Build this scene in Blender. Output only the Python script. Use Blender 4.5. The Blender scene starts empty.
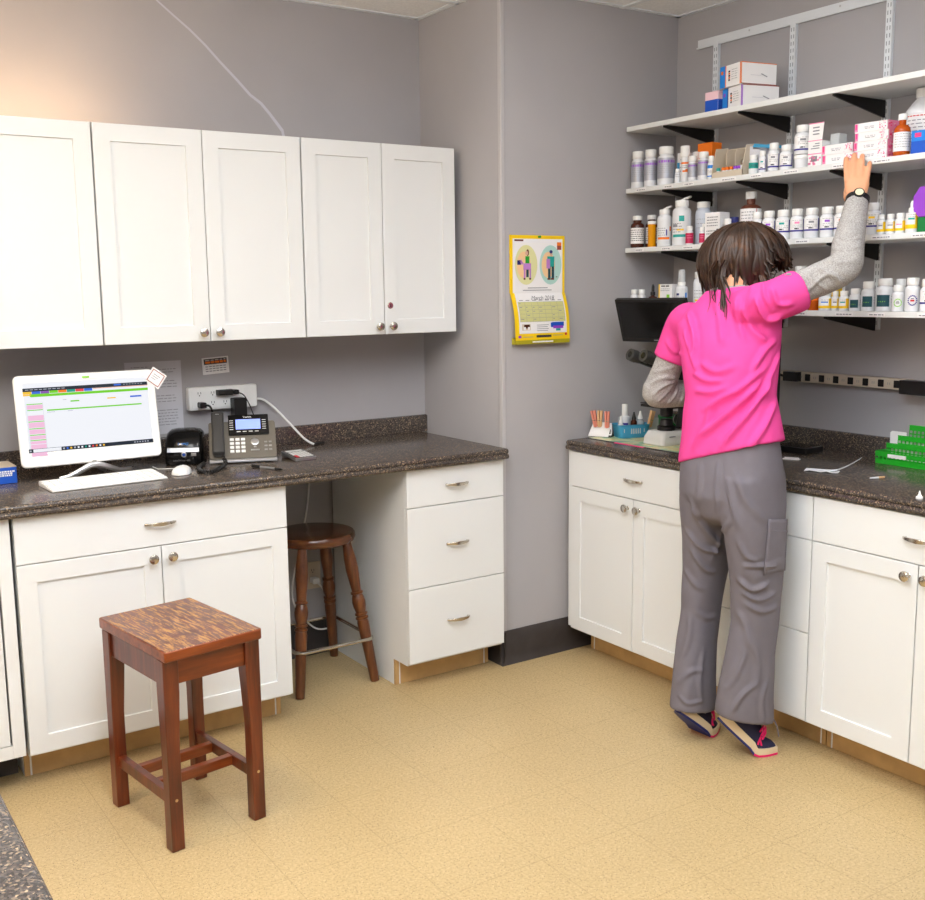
import bpy, bmesh, math, random
import numpy as np
from mathutils import Vector, Matrix, noise
random.seed(7)
SC = bpy.context.scene
COL = SC.collection
PI = math.pi
V = Vector

# ------------------------------------------------------------------ materials
def lin(c):
    def f(u):
        u = u / 255.0
        return u / 12.92 if u <= 0.04045 else ((u + 0.055) / 1.055) ** 2.4
    return (f(c[0]), f(c[1]), f(c[2]), 1.0)

MATS = {}
def mat(name, rgb, rough=0.5, metal=0.0, spec=0.5, emit=None, estr=0.0, coat=0.0, trans=0.0, alpha=1.0, bump=0.0, bscale=60.0, var=0.0, vscale=8.0, sheen=0.0, sss=0.0, ior=1.45):
    """plain procedural surface: base colour (sRGB 0-255) with optional noise variation and bump"""
    m = bpy.data.materials.new(name); m.use_nodes = True
    nt = m.node_tree; b = nt.nodes['Principled BSDF']
    b.inputs['Base Color'].default_value = lin(rgb)
    b.inputs['Roughness'].default_value = rough
    b.inputs['Metallic'].default_value = metal
    b.inputs['Specular IOR Level'].default_value = spec
    b.inputs['IOR'].default_value = ior
    b.inputs['Coat Weight'].default_value = coat
    b.inputs['Transmission Weight'].default_value = trans
    b.inputs['Alpha'].default_value = alpha
    b.inputs['Sheen Weight'].default_value = sheen
    b.inputs['Subsurface Weight'].default_value = sss
    if sss: b.inputs['Subsurface Scale'].default_value = 0.01
    if emit:
        b.inputs['Emission Color'].default_value = lin(emit); b.inputs['Emission Strength'].default_value = estr
    if bump or var:
        tc = nt.nodes.new('ShaderNodeTexCoord')
        if var:
            n = nt.nodes.new('ShaderNodeTexNoise'); n.inputs['Scale'].default_value = vscale; n.inputs['Detail'].default_value = 4
            nt.links.new(tc.outputs['Object'], n.inputs['Vector'])
            r = nt.nodes.new('ShaderNodeValToRGB')
            c = lin(rgb)
            r.color_ramp.elements[0].position = .3; r.color_ramp.elements[1].position = .7
            r.color_ramp.elements[0].color = tuple(max(0, x * (1 - var)) for x in c[:3]) + (1,)
            r.color_ramp.elements[1].color = tuple(min(1, x * (1 + var)) for x in c[:3]) + (1,)
            nt.links.new(n.outputs['Fac'], r.inputs['Fac']); nt.links.new(r.outputs['Color'], b.inputs['Base Color'])
        if bump:
            n = nt.nodes.new('ShaderNodeTexNoise'); n.inputs['Scale'].default_value = bscale; n.inputs['Detail'].default_value = 3
            nt.links.new(tc.outputs['Object'], n.inputs['Vector'])
            bp = nt.nodes.new('ShaderNodeBump'); bp.inputs['Strength'].default_value = bump; bp.inputs['Distance'].default_value = 0.002
            nt.links.new(n.outputs['Fac'], bp.inputs['Height']); nt.links.new(bp.outputs['Normal'], b.inputs['Normal'])
    MATS[name] = m
    return m

def ramp(nt, src, stops):
    r = nt.nodes.new('ShaderNodeValToRGB')
    cr = r.color_ramp
    while len(cr.elements) < len(stops): cr.elements.new(.5)
    for e, (p, c) in zip(cr.elements, stops): e.position = p; e.color = c
    nt.links.new(src, r.inputs['Fac'])
    return r
def mixc(nt, fac, a, b):
    m = nt.nodes.new('ShaderNodeMix'); m.data_type = 'RGBA'
    nt.links.new(fac, m.inputs['Factor'])
    for s, k in ((a, 6), (b, 7)):
        if isinstance(s, tuple): m.inputs[k].default_value = s
        else: nt.links.new(s, m.inputs[k])
    return m.outputs[2]
def newmat(name):
    m = bpy.data.materials.new(name); m.use_nodes = True
    MATS[name] = m
    return m, m.node_tree, m.node_tree.nodes['Principled BSDF']
def tex(nt, kind, scale, coord='Object', map_scale=None, **kw):
    tc = nt.nodes.new('ShaderNodeTexCoord')
    t = nt.nodes.new('ShaderNodeTex' + kind)
    src = tc.outputs[coord]
    if map_scale:
        mp = nt.nodes.new('ShaderNodeMapping'); mp.inputs['Scale'].default_value = map_scale
        nt.links.new(src, mp.inputs['Vector']); src = mp.outputs['Vector']
    nt.links.new(src, t.inputs['Vector'])
    if 'Scale' in t.inputs: t.inputs['Scale'].default_value = scale
    for k, v in kw.items():
        if k in t.inputs: t.inputs[k].default_value = v
        else: setattr(t, k, v)
    return t

def m_floor():
    m, nt, b = newmat('speckled_vinyl_tile')
    n = tex(nt, 'Noise', 120, Detail=5, Roughness=.7)
    base = ramp(nt, n.outputs['Fac'], [(.28, lin((172, 148, 106))), (.5, lin((196, 170, 124))), (.75, lin((214, 190, 146)))])
    n0 = tex(nt, 'Noise', 1.6, Detail=3)
    big = ramp(nt, n0.outputs['Fac'], [(.3, (.9, .9, .9, 1)), (.7, (1, 1, 1, 1))])
    mul = nt.nodes.new('ShaderNodeMix'); mul.data_type = 'RGBA'; mul.blend_type = 'MULTIPLY'; mul.inputs['Factor'].default_value = 1
    nt.links.new(base.outputs['Color'], mul.inputs[6]); nt.links.new(big.outputs['Color'], mul.inputs[7])
    v = tex(nt, 'Voronoi', 170)
    fl = ramp(nt, v.outputs['Distance'], [(.0, (1, 1, 1, 1)), (.16, (1, 1, 1, 1)), (.24, (0, 0, 0, 1))])
    rn = ramp(nt, v.outputs['Color'], [(.45, (0, 0, 0, 1)), (.5, (1, 1, 1, 1))])
    mm = nt.nodes.new('ShaderNodeMath'); mm.operation = 'MULTIPLY'
    nt.links.new(fl.outputs['Color'], mm.inputs[0]); nt.links.new(rn.outputs['Color'], mm.inputs[1])
    c = mixc(nt, mm.outputs[0], mul.outputs[2], lin((104, 82, 52)))
    v2 = tex(nt, 'Voronoi', 105)
    fl2 = ramp(nt, v2.outputs['Distance'], [(.0, (.7, .7, .7, 1)), (.10, (.6, .6, .6, 1)), (.17, (0, 0, 0, 1))])
    c = mixc(nt, fl2.outputs['Color'], c, lin((236, 214, 168)))
    tc = nt.nodes.new('ShaderNodeTexCoord'); mp = nt.nodes.new('ShaderNodeMapping'); mp.inputs['Location'].default_value = (.0788, .0338, 0)
    nt.links.new(tc.outputs['Object'], mp.inputs['Vector'])
    br = nt.nodes.new('ShaderNodeTexBrick'); br.offset = 0; br.squash = 1
    br.inputs['Scale'].default_value = 1; br.inputs['Brick Width'].default_value = .3048; br.inputs['Row Height'].default_value = .3048
    br.inputs['Mortar Size'].default_value = .0013; br.inputs['Mortar Smooth'].default_value = .4
    nt.links.new(mp.outputs['Vector'], br.inputs['Vector'])
    half = nt.nodes.new('ShaderNodeMath'); half.operation = 'MULTIPLY'; half.inputs[1].default_value = .34
    nt.links.new(br.outputs['Fac'], half.inputs[0])
    c = mixc(nt, half.outputs[0], c, lin((120, 96, 60)))
    nt.links.new(c, b.inputs['Base Color'])
    b.inputs['Roughness'].default_value = .38; b.inputs['Specular IOR Level'].default_value = .35
    return m
def m_laminate():
    m, nt, b = newmat('dark_granite_laminate')
    v = tex(nt, 'Voronoi', 300, Randomness=1)
    bw = nt.nodes.new('ShaderNodeSeparateColor'); nt.links.new(v.outputs['Color'], bw.inputs[0])
    r = ramp(nt, bw.outputs[0], [(.0, lin((48, 43, 42))), (.36, lin((70, 63, 59))), (.62, lin((92, 82, 75))), (.82, lin((130, 112, 93))), (.94, lin((176, 152, 122)))])
    r.color_ramp.interpolation = 'CONSTANT'
    n = tex(nt, 'Noise', 38, Detail=3)
    r2 = ramp(nt, n.outputs['Fac'], [(.35, (.12, .12, .12, 1)), (.7, (.62, .62, .62, 1))])
    c = mixc(nt, r2.outputs['Color'], r.outputs['Color'], lin((74, 67, 63)))
    nt.links.new(c, b.inputs['Base Color'])
    b.inputs['Roughness'].default_value = .2; b.inputs['Specular IOR Level'].default_value = .55
    return m
def m_wood(name, dark, mid, light, axis='z', worn=0.0, rough=.35, coat=.3, scale=14):
    m, nt, b = newmat(name)
    ms = {'x': (1, 12, 12), 'y': (12, 1, 12), 'z': (12, 12, 1)}[axis]
    n = tex(nt, 'Noise', scale / 4, map_scale=ms, Detail=5, Roughness=.6)
    r = ramp(nt, n.outputs['Fac'], [(.3, lin(dark)), (.52, lin(mid)), (.75, lin(light))])
    c = r.outputs['Color']
    if worn:
        n2 = tex(nt, 'Noise', 4.5, map_scale={'x': (3, 26, 8), 'y': (26, 3, 8), 'z': (10, 10, 2)}[axis], Detail=8, Roughness=.75)
        w = ramp(nt, n2.outputs['Fac'], [(.565 - worn * .10, (0, 0, 0, 1)), (.64 - worn * .10, (.85, .85, .85, 1))])
        c = mixc(nt, w.outputs['Color'], c, lin((200, 148, 88)))
        rr = ramp(nt, w.outputs['Color'], [(0, (rough,) * 3 + (1,)), (1, (.6, .6, .6, 1))])
        nt.links.new(rr.outputs['Color'], b.inputs['Roughness'])
    nt.links.new(c, b.inputs['Base Color'])
    if not worn: b.inputs['Roughness'].default_value = rough
    b.inputs['Coat Weight'].default_value = coat; b.inputs['Coat Roughness'].default_value = .2
    return m
def m_knit():
    m, nt, b = newmat('heather_grey_knit')
    n = tex(nt, 'Noise', 260, map_scale=(1, 1, 1), Detail=4, Roughness=.8)
    r = ramp(nt, n.outputs['Fac'], [(.3, lin((122, 118, 116))), (.5, lin((168, 164, 161))), (.7, lin((204, 200, 197)))])
    nt.links.new(r.outputs['Color'], b.inputs['Base Color'])
    b.inputs['Roughness'].default_value = .9; b.inputs['Specular IOR Level'].default_value = .15
    bp = nt.nodes.new('ShaderNodeBump'); bp.inputs['Strength'].default_value = .35; bp.inputs['Distance'].default_value = .001
    nt.links.new(n.outputs['Fac'], bp.inputs['Height']); nt.links.new(bp.outputs['Normal'], b.inputs['Normal'])
    return m
def m_hair():
    m, nt, b = newmat('brown_hair')
    n = tex(nt, 'Noise', 16, Detail=6, Roughness=.7)
    r = ramp(nt, n.outputs['Fac'], [(.3, lin((30, 20, 15))), (.55, lin((60, 40, 28))), (.8, lin((112, 74, 48)))])
    nt.links.new(r.outputs['Color'], b.inputs['Base Color'])
    b.inputs['Roughness'].default_value = .42; b.inputs['Specular IOR Level'].default_value = .4
    return m
def m_ceiling():
    m, nt, b = newmat('acoustic_tile')
    n = tex(nt, 'Noise', 90, Detail=3)
    r = ramp(nt, n.outputs['Fac'], [(.35, lin((238, 238, 238))), (.6, lin((246, 246, 246)))])
    nt.links.new(r.outputs['Color'], b.inputs['Base Color'])
    b.inputs['Roughness'].default_value = .9
    return m

m_floor(); m_laminate(); m_knit(); m_hair(); m_ceiling()
mat('grey_wall_paint', (172, 169, 171), .62, spec=.3, bump=.12, bscale=220, var=.03, vscale=3)
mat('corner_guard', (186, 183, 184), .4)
mat('wall_patch', (198, 198, 206), .6)
mat('cabinet_white', (228, 230, 230), .38, spec=.4)
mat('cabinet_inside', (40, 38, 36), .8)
mat('raw_plywood', (196, 160, 108), .6, var=.12, vscale=14)
mat('satin_nickel', (206, 200, 190), .2, metal=1)
mat('black_rubber', (62, 57, 56), .45, spec=.4, var=.15, vscale=20)
mat('white_plastic', (238, 238, 236), .35)
mat('white_matte', (240, 240, 238), .6)
mat('pale_plastic', (214, 214, 212), .4)
mat('black_plastic', (24, 24, 25), .35)
mat('black_gloss', (14, 14, 15), .12)
mat('dark_grey_plastic', (58, 57, 56), .4)
mat('phone_grey', (108, 102, 92), .42)
mat('silver', (196, 196, 198), .3, metal=.9)
mat('silver_label', (172, 174, 184), .35, metal=.35)
mat('paper_white', (238, 236, 236), .8)
mat('paper_grey', (205, 204, 210), .8)
mat('ink_grey', (140, 140, 146), .8)
mat('ink_dark', (52, 50, 56), .8)
mat('white_metal', (226, 230, 234), .35)
mat('bracket_black', (26, 24, 24), .5)
mat('shelf_white', (226, 227, 226), .45)
mat('purple', (150, 70, 200), .4)
mat('indigo', (52, 42, 140), .5)
mat('navy', (34, 42, 110), .5)
mat('blue', (24, 84, 190), .45)
mat('bright_blue', (30, 130, 220), .45)
mat('sky_blue', (70, 160, 205), .45)
mat('teal', (30, 160, 150), .5)
mat('dark_teal', (24, 74, 84), .5)
mat('green', (40, 160, 50), .5)
mat('lime', (130, 205, 50), .5)
mat('dark_green', (20, 120, 60), .45)
mat('yellow', (246, 200, 20), .5)
mat('orange', (240, 120, 24), .5)
mat('red', (205, 40, 50), .5)
mat('crimson', (190, 30, 78), .5)
mat('pink', (240, 140, 180), .6)
mat('pale_pink', (245, 205, 214), .7)
mat('hot_pink', (240, 60, 130), .5)
mat('amber', (206, 92, 20), .15, trans=.25, ior=1.4)
mat('amber_yellow', (240, 165, 10), .2, trans=.25, ior=1.4)
mat('brown_glass', (74, 36, 24), .15)
mat('brown_plastic', (104, 54, 38), .3)
mat('bottle_white', (226, 227, 230), .35)
mat('bottle_grey', (196, 202, 214), .35)
mat('clear_plastic', (238, 242, 244), .12, trans=.5, ior=1.15)
mat('cardboard', (206, 192, 172), .8)
mat('lcd_blue', (150, 170, 240), .3, emit=(120, 150, 255), estr=.6)
# ------------------------------------------------------------------ mesh builder
class MB:
    def __init__(s):
        s.v = []; s.f = []; s.m = []; s.cur = 0
    def mi(s, i): s.cur = i; return s
    def add(s, verts, faces):
        o = len(s.v); s.v += [tuple(p) for p in verts]
        for f in faces: s.f.append([i + o for i in f]); s.m.append(s.cur)
        return s
    def box(s, x0, x1, y0, y1, z0, z1, M=None):
        p = [(x, y, z) for x in (x0, x1) for y in (y0, y1) for z in (z0, z1)]
        if M is not None: p = [tuple(M @ V(q)) for q in p]
        return s.add(p, [(0, 1, 3, 2), (4, 6, 7, 5), (0, 4, 5, 1), (2, 3, 7, 6), (0, 2, 6, 4), (1, 5, 7, 3)])
    def prism(s, pts, h0, h1, axis='z', M=None):
        """extrude a closed 2-D outline along an axis; pts given in the other two axes in order"""
        def mk(a, b, h): return {'z': (a, b, h), 'x': (h, a, b), 'y': (a, h, b)}[axis]
        n = len(pts); p = [mk(a, b, h0) for a, b in pts] + [mk(a, b, h1) for a, b in pts]
        if M is not None: p = [tuple(M @ V(q)) for q in p]
        fs = [tuple(range(n - 1, -1, -1)), tuple(range(n, 2 * n))] + [(i, (i + 1) % n, n + (i + 1) % n, n + i) for i in range(n)]
        return s.add(p, fs)
    def lathe(s, prof, c=(0, 0, 0), seg=24, M=None, cap=True):
        """profile of (radius, z), bottom to top"""
        p = []; fs = []
        for r, z in prof:
            for k in range(seg):
                a = 2 * PI * k / seg; p.append((c[0] + r * math.cos(a), c[1] + r * math.sin(a), c[2] + z))
        n = len(prof)
        for i in range(n - 1):
            for k in range(seg):
                k2 = (k + 1) % seg; fs.append((i * seg + k, i * seg + k2, (i + 1) * seg + k2, (i + 1) * seg + k))
        if cap:
            fs.append(tuple(range(seg - 1, -1, -1))); fs.append(tuple((n - 1) * seg + k for k in range(seg)))
        if M is not None: p = [tuple(M @ V(q)) for q in p]
        return s.add(p, fs)
    def cyl(s, a, b, r, r2=None, seg=16):
        return s.tube([a, b], [r, r if r2 is None else r2], seg)
    def tube(s, pts, r, seg=10, closed=False, cap=True, squash=None):
        pts = [V(p) for p in pts]; n = len(pts)
        rs = r if isinstance(r, (list, tuple)) else [r] * n
        p = []; fs = []; prev = None
        for i in range(n):
            if closed: t = pts[(i + 1) % n] - pts[i - 1]
            else: t = pts[min(i + 1, n - 1)] - pts[max(i - 1, 0)]
            t = t.normalized() if t.length > 1e-9 else V((0, 0, 1))
            if prev is None:
                up = V((0, 0, 1)) if abs(t.z) < .9 else V((1, 0, 0)); nrm = t.cross(up).normalized()
            else:
                nrm = (prev - t * prev.dot(t))
                nrm = nrm.normalized() if nrm.length > 1e-9 else t.orthogonal().normalized()
            prev = nrm; b = t.cross(nrm)
            for k in range(seg):
                a = 2 * PI * k / seg
                q1 = math.cos(a) * rs[i]; q2 = math.sin(a) * rs[i] * (squash or 1)
                p.append(tuple(pts[i] + nrm * q1 + b * q2))
        m = n if closed else n - 1
        for i in range(m):
            j = (i + 1) % n
            for k in range(seg):
                k2 = (k + 1) % seg; fs.append((i * seg + k, i * seg + k2, j * seg + k2, j * seg + k))
        if cap and not closed:
            fs.append(tuple(range(seg - 1, -1, -1))); fs.append(tuple((n - 1) * seg + k for k in range(seg)))
        return s.add(p, fs)
    def loft(s, rings, cap=True):
        n = len(rings[0]); p = [q for r in rings for q in r]; fs = []
        for i in range(len(rings) - 1):
            for k in range(n):
                k2 = (k + 1) % n; fs.append((i * n + k, i * n + k2, (i + 1) * n + k2, (i + 1) * n + k))
        if cap:
            fs.append(tuple(range(n - 1, -1, -1))); fs.append(tuple((len(rings) - 1) * n + k for k in range(n)))
        return s.add(p, fs)
    def ball(s, c, r, seg=16, rings=10, sc=(1, 1, 1), M=None):
        prof = []
        p = []; fs = []
        for i in range(rings + 1):
            th = -PI / 2 + PI * i / rings
            rr = max(math.cos(th), .001) * r; z = math.sin(th) * r
            for k in range(seg):
                a = 2 * PI * k / seg; q = V((rr * math.cos(a) * sc[0], rr * math.sin(a) * sc[1], z * sc[2]))
                if M is not None: q = M @ q
                p.append(tuple(q + V(c)))
        for i in range(rings):
            for k in range(seg):
                k2 = (k + 1) % seg; fs.append((i * seg + k, i * seg + k2, (i + 1) * seg + k2, (i + 1) * seg + k))
        return s.add(p, fs)
    def rbox(s, x0, x1, y0, y1, z0, z1, r, axis='z', seg=5, M=None):
        """box with corners rounded in the plane across the axis"""
        a0, a1, b0, b1, h0, h1 = {'z': (x0, x1, y0, y1, z0, z1), 'x': (y0, y1, z0, z1, x0, x1), 'y': (x0, x1, z0, z1, y0, y1)}[axis]
        pts = rrect(a0, a1, b0, b1, r, seg)
        return s.prism(pts, h0, h1, axis, M)
def rrect(a0, a1, b0, b1, r, seg=5):
    out = []
    for cx, cy, st in ((a1 - r, b1 - r, 0), (a0 + r, b1 - r, 90), (a0 + r, b0 + r, 180), (a1 - r, b0 + r, 270)):
        for k in range(seg + 1):
            a = math.radians(st + 90 * k / seg); out.append((cx + r * math.cos(a), cy + r * math.sin(a)))
    return out

def wloc(o):
    p = V((0, 0, 0))
    while o is not None: p = p + o.location; o = o.parent
    return p
def build(name, mb, mats, parent=None, world=False, bevel=0, angle=35, smooth=True, bseg=2):
    """link the collected shape as ONE mesh object; world=True: coordinates are world ones, taken into the (unrotated) parent"""
    me = bpy.data.meshes.new(name)
    off = wloc(parent) if (world and parent is not None) else V((0, 0, 0))
    me.from_pydata([(x - off.x, y - off.y, z - off.z) for x, y, z in mb.v], [], mb.f)
    if isinstance(mats, str): mats = [mats]
    for m in mats: me.materials.append(MATS[m])
    me.polygons.foreach_set('material_index', mb.m)
    bm = bmesh.new(); bm.from_mesh(me); bmesh.ops.recalc_face_normals(bm, faces=bm.faces); bm.to_mesh(me); bm.free()
    if smooth:
        me.polygons.foreach_set('use_smooth', [True] * len(me.polygons)); me.set_sharp_from_angle(angle=math.radians(angle))
    me.update()
    o = bpy.data.objects.new(name, me); COL.objects.link(o)
    if parent is not None: o.parent = parent
    if bevel:
        b = o.modifiers.new('Bevel', 'BEVEL'); b.width = bevel; b.segments = bseg; b.limit_method = 'ANGLE'; b.angle_limit = math.radians(40); b.harden_normals = False
    return o
def tag(o, label=None, cat=None, group=None, kind=None):
    if label: o['label'] = label
    if cat: o['category'] = cat
    if group: o['group'] = group
    if kind: o['kind'] = kind
    return o
def thing(name, label, cat, loc=(0, 0, 0), rz=0.0, group=None):
    o = bpy.data.objects.new(name, None); COL.objects.link(o)
    o.location = loc; o.rotation_euler = (0, 0, rz); o.empty_display_size = .05
    return tag(o, label, cat, group)
def solo(name, mb, mats, label, cat, loc=(0, 0, 0), rz=0.0, group=None, **kw):
    o = build(name, mb, mats, **kw); o.location = loc; o.rotation_euler = (0, 0, rz)
    return tag(o, label, cat, group)
def struct(name, mb, mats, **kw): return tag(build(name, mb, mats, **kw), kind='structure')
def copy_tree(o, parent=None):
    c = o.copy(); COL.objects.link(c)
    if parent is not None: c.parent = parent
    for ch in list(o.children): copy_tree(ch, c)
    return c
def text_mb(mb, txt, size, origin, right, up, mi=None, depth=.0004, align='LEFT'):
    """lettering as real mesh, laid on the plane spanned by right and up"""
    cu = bpy.data.curves.new('lettering', 'FONT'); cu.body = txt; cu.size = size; cu.align_x = align
    ob = bpy.data.objects.new('lettering', cu); COL.objects.link(ob)
    dg = bpy.context.evaluated_depsgraph_get(); me = bpy.data.meshes.new_from_object(ob.evaluated_get(dg))
    r = V(right).normalized(); u = V(up).normalized(); n = r.cross(u); o = V(origin)
    if mi is not None: mb.mi(mi)
    mb.add([tuple(o + r * v.co.x + u * v.co.y + n * depth) for v in me.vertices], [tuple(p.vertices) for p in me.polygons])
    bpy.data.objects.remove(ob); bpy.data.curves.remove(cu); bpy.data.meshes.remove(me)
    return mb

# ------------------------------------------------------------------ room (x to the right along the cabinet wall, y towards it, z up)
XR, XP, D, ZC = 3.181, 2.249, .585, 2.664       # right wall, pier side, pier depth, ceiling
XL, YN = -2.3, -5.6                             # far sides behind the camera
struct('floor', MB().box(XL - .1, XR + .1, YN - .1, .1, -.06, 0), 'speckled_vinyl_tile', smooth=False)
struct('wall_back', MB().box(XL - .1, XP, 0, .1, 0, ZC + .1), 'grey_wall_paint', smooth=False)
struct('wall_pier', MB().prism([(XP, .1), (XP, -D + .008), (XP + .003, -D + .002), (XP + .008, -D), (XR, -D), (XR, .1)], 0, ZC + .1), 'grey_wall_paint')
struct('wall_right', MB().box(XR, XR + .1, YN - .1, .1, 0, ZC + .1), 'grey_wall_paint', smooth=False)
struct('wall_left', MB().box(XL - .1, XL, YN - .1, .1, 0, ZC + .1), 'grey_wall_paint', smooth=False)
struct('wall_front', MB().box(XL - .1, XR + .1, YN - .1, YN, 0, ZC + .1), 'grey_wall_paint', smooth=False)
struct('ceiling', MB().box(XL - .1, XR + .1, YN - .1, .1, ZC, ZC + .1), 'acoustic_tile', smooth=False)
# suspended grid: wall angle and tees
g = MB()
for x in np.arange(XL + .28, XR, .61): g.box(x - .012, x + .012, YN, -.0, ZC - .006, ZC + .001)
for y in np.arange(-.30, YN, -1.22): g.box(XL, XR, y - .012, y + .012, ZC - .006, ZC + .001)
struct('trim_1', g, 'white_metal', smooth=False)
g = MB()
g.box(XL, XP, -.022, 0, ZC - .004, ZC + .001); g.box(XP - .022, XP, -D, 0, ZC - .004, ZC + .001); g.box(XP - .02, XR, -D - .022, -D, ZC - .004, ZC + .001)
g.box(XR - .022, XR, YN, -D, ZC - .004, ZC + .001)
struct('trim_2', g, 'white_metal', smooth=False)
# pale guard on the outer corner of the pier
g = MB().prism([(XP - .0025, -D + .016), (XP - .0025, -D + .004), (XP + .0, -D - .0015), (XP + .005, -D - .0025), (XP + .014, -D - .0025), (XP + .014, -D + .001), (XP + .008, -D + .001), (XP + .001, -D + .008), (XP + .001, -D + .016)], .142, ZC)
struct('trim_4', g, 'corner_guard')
# black cove base
def cove(mb, a, b, nrm, h=.142):
    a = V(a); b = V(b); n = V(nrm)
    prof = [(0, 0), (.02, 0), (.018, .006), (.009, .02), (.006, .04), (.006, h - .004), (.004, h), (0, h)]
    ra = [tuple(a + n * d + V((0, 0, z))) for d, z in prof]; rb = [tuple(b + n * d + V((0, 0, z))) for d, z in prof]
    return mb.loft([ra, rb])
m = cove(MB(), (XP - .02, -D, 0), (XR, -D, 0), (0, -1, 0)); cove(m, (XP, -D - .02, 0), (XP, 0, 0), (-1, 0, 0))
struct('baseboard_pier', m, 'black_rubber')
struct('baseboard_back', cove(MB(), (1.2, 0, 0), (XP, 0, 0), (0, -1, 0)), 'black_rubber')
# pale patched crack in the paint of the cabinet wall
m = MB(); ck = [(1.06, 2.664), (1.13, 2.59), (1.19, 2.545), (1.245, 2.505), (1.303, 2.456), (1.36, 2.40), (1.42, 2.345), (1.476, 2.29), (1.52, 2.262), (1.555, 2.225), (1.585, 2.19), (1.606, 2.165), (1.618, 2.11)]
up = []; dn = []
for i, (x, z) in enumerate(ck):
    w = .003 + .0045 * i / len(ck); up.append((x + w * .7, -.0012, z + w * .7)); dn.append((x - w * .7, -.0012, z - w * .7))
n = len(ck)
m.add(up + dn, [(i, i + 1, n + i + 1, n + i) for i in range(n - 1)])
struct('trim_3', m, 'wall_patch')

# ------------------------------------------------------------------ cabinets
def door_mb(w, h, t=.019, fr=.057, rec=.007):
    """shaker door, x centred, z from 0, front at y=0 facing -y"""
    m = MB(); x0, x1 = -w / 2, w / 2
    e = .0015
    o = [(x0, 0), (x1, 0), (x1, h), (x0, h)]; i = [(x0 + fr, fr), (x1 - fr, fr), (x1 - fr, h - fr), (x0 + fr, h - fr)]
    j = [(x0 + fr + e, fr + e), (x1 - fr - e, fr + e), (x1 - fr - e, h - fr - e), (x0 + fr + e, h - fr - e)]
    b = [(x0 - 0, 0), (x1, 0), (x1, h), (x0, h)]
    oe = [(x0 + e, e), (x1 - e, e), (x1 - e, h - e), (x0 + e, h - e)]
    rings = [[(x, t, z) for x, z in b], [(x, e, z) for x, z in o], [(x, 0, z) for x, z in oe], [(x, 0, z) for x, z in i], [(x, rec, z) for x, z in j]]
    return m.loft(rings)
def slab_mb(w, h, t=.019):
    m = MB(); x0, x1 = -w / 2, w / 2; e = .0015
    o = [(x0, 0), (x1, 0), (x1, h), (x0, h)]; oe = [(x0 + e, e), (x1 - e, e), (x1 - e, h - e), (x0 + e, h - e)]
    return m.loft([[(x, t, z) for x, z in o], [(x, e, z) for x, z in o], [(x, 0, z) for x, z in oe]])
def knob(parent, x, z):
    m = MB(); M = Matrix.Translation((x, 0, z)) @ Matrix.Rotation(PI / 2, 4, 'X')
    m.lathe([(.0085, 0), (.006, .003), (.005, .008), (.006, .013), (.0145, .0165), (.0165, .020), (.0155, .0235), (.010, .026), (.003, .0268)], seg=20, M=M)
    return build('knob', m, 'satin_nickel', parent)
def pull(parent, x, z, L=.105):
    m = MB(); rings = []
    for k in range(13):
        u = -1 + 2 * k / 12; xx = x + u * L / 2; d = .004 + .018 * (1 - u * u) ** .8; hw = .0035 + .0035 * (1 - abs(u)) ; th = .0028
        if abs(u) > .9: d = .004
        rings.append([(xx, -d - th, z - hw), (xx, -d - th, z + hw), (xx, -d + th, z + hw), (xx, -d + th, z - hw)])
    m.loft(rings)
    for s in (-1, 1): m.cyl((x + s * L * .43, 0.001, z), (x + s * L * .43, -.010, z), .004)
    return build('handle', m, 'satin_nickel', parent, bevel=.001)
GAP = .0032
def base_cabinet(label, loc, rz, w, layout, depth=.615, knobs=True, group=None, seams=(.724, .411), toe=.117):
    """root at the floor under the middle of the front; front faces local -y"""
    t = thing('base_cabinet', label, 'cabinet', loc, rz, group)
    zb, zt = .115, .8705
    prof = [(.02, .105), (.02, .872), (depth, .872), (depth, 0), (toe + .012, 0), (toe + .012, .105)]
    build('carcass', MB().prism(prof, -w / 2 + .001, w / 2 - .001, 'x'), 'cabinet_white', t)
    tk = MB().mi(0).box(-w / 2 + .02, w / 2 - .02, toe, toe + .011, .001, .104).mi(1).box(-w / 2 + .002, -w / 2 + .018, toe - .002, toe + .011, .001, .104).box(w / 2 - .018, w / 2 - .002, toe - .002, toe + .011, .001, .104)
    tk.mi(2).box(-w / 2 + .0185, -w / 2 + .024, toe - .001, toe + .011, .001, .104).box(w / 2 - .024, w / 2 - .0185, toe - .001, toe + .011, .001, .104)
    build('toe_kick', tk, ['raw_plywood', 'raw_plywood', 'cabinet_white'], t, smooth=False)
    z1, z2 = seams
    if layout == 'drawer_doors':
        d = build('drawer', slab_mb(w - GAP, zt - z1 - GAP / 2), 'cabinet_white', t); d.location = (0, 0, z1 + GAP / 2)
        pull(d, 0, (zt - z1) * .5)
        dw = w / 2 - GAP
        for s in (-1, 1):
            o = build('door', door_mb(dw, z1 - zb - GAP / 2), 'cabinet_white', t); o.location = (s * (dw / 2 + GAP / 2), 0, zb)
            if knobs: knob(o, -s * (dw / 2 - .030), z1 - zb - .038)
    elif layout == 'drawers':
        for a, b in ((z1, zt), (z2, z1), (zb, z2)):
            d = build('drawer', slab_mb(w - GAP, b - a - GAP), 'cabinet_white', t); d.location = (0, 0, a + GAP / 2)
            pull(d, 0, (b - a) * .5)
    return t
FY = -.641
base_cabinet('wide white base cabinet with one drawer above two doors, behind the square stool', ((.385 + 1.28) / 2, FY, 0), 0, 1.28 - .385, 'drawer_doors', seams=(.7225, 0))
base_cabinet('white three drawer base cabinet beside the knee space with the round stool', ((1.765 + 2.213) / 2, FY, 0), 0, 2.213 - 1.765, 'drawers', seams=(.724, .4087))
FX = 2.559; RZ = -PI / 2
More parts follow.
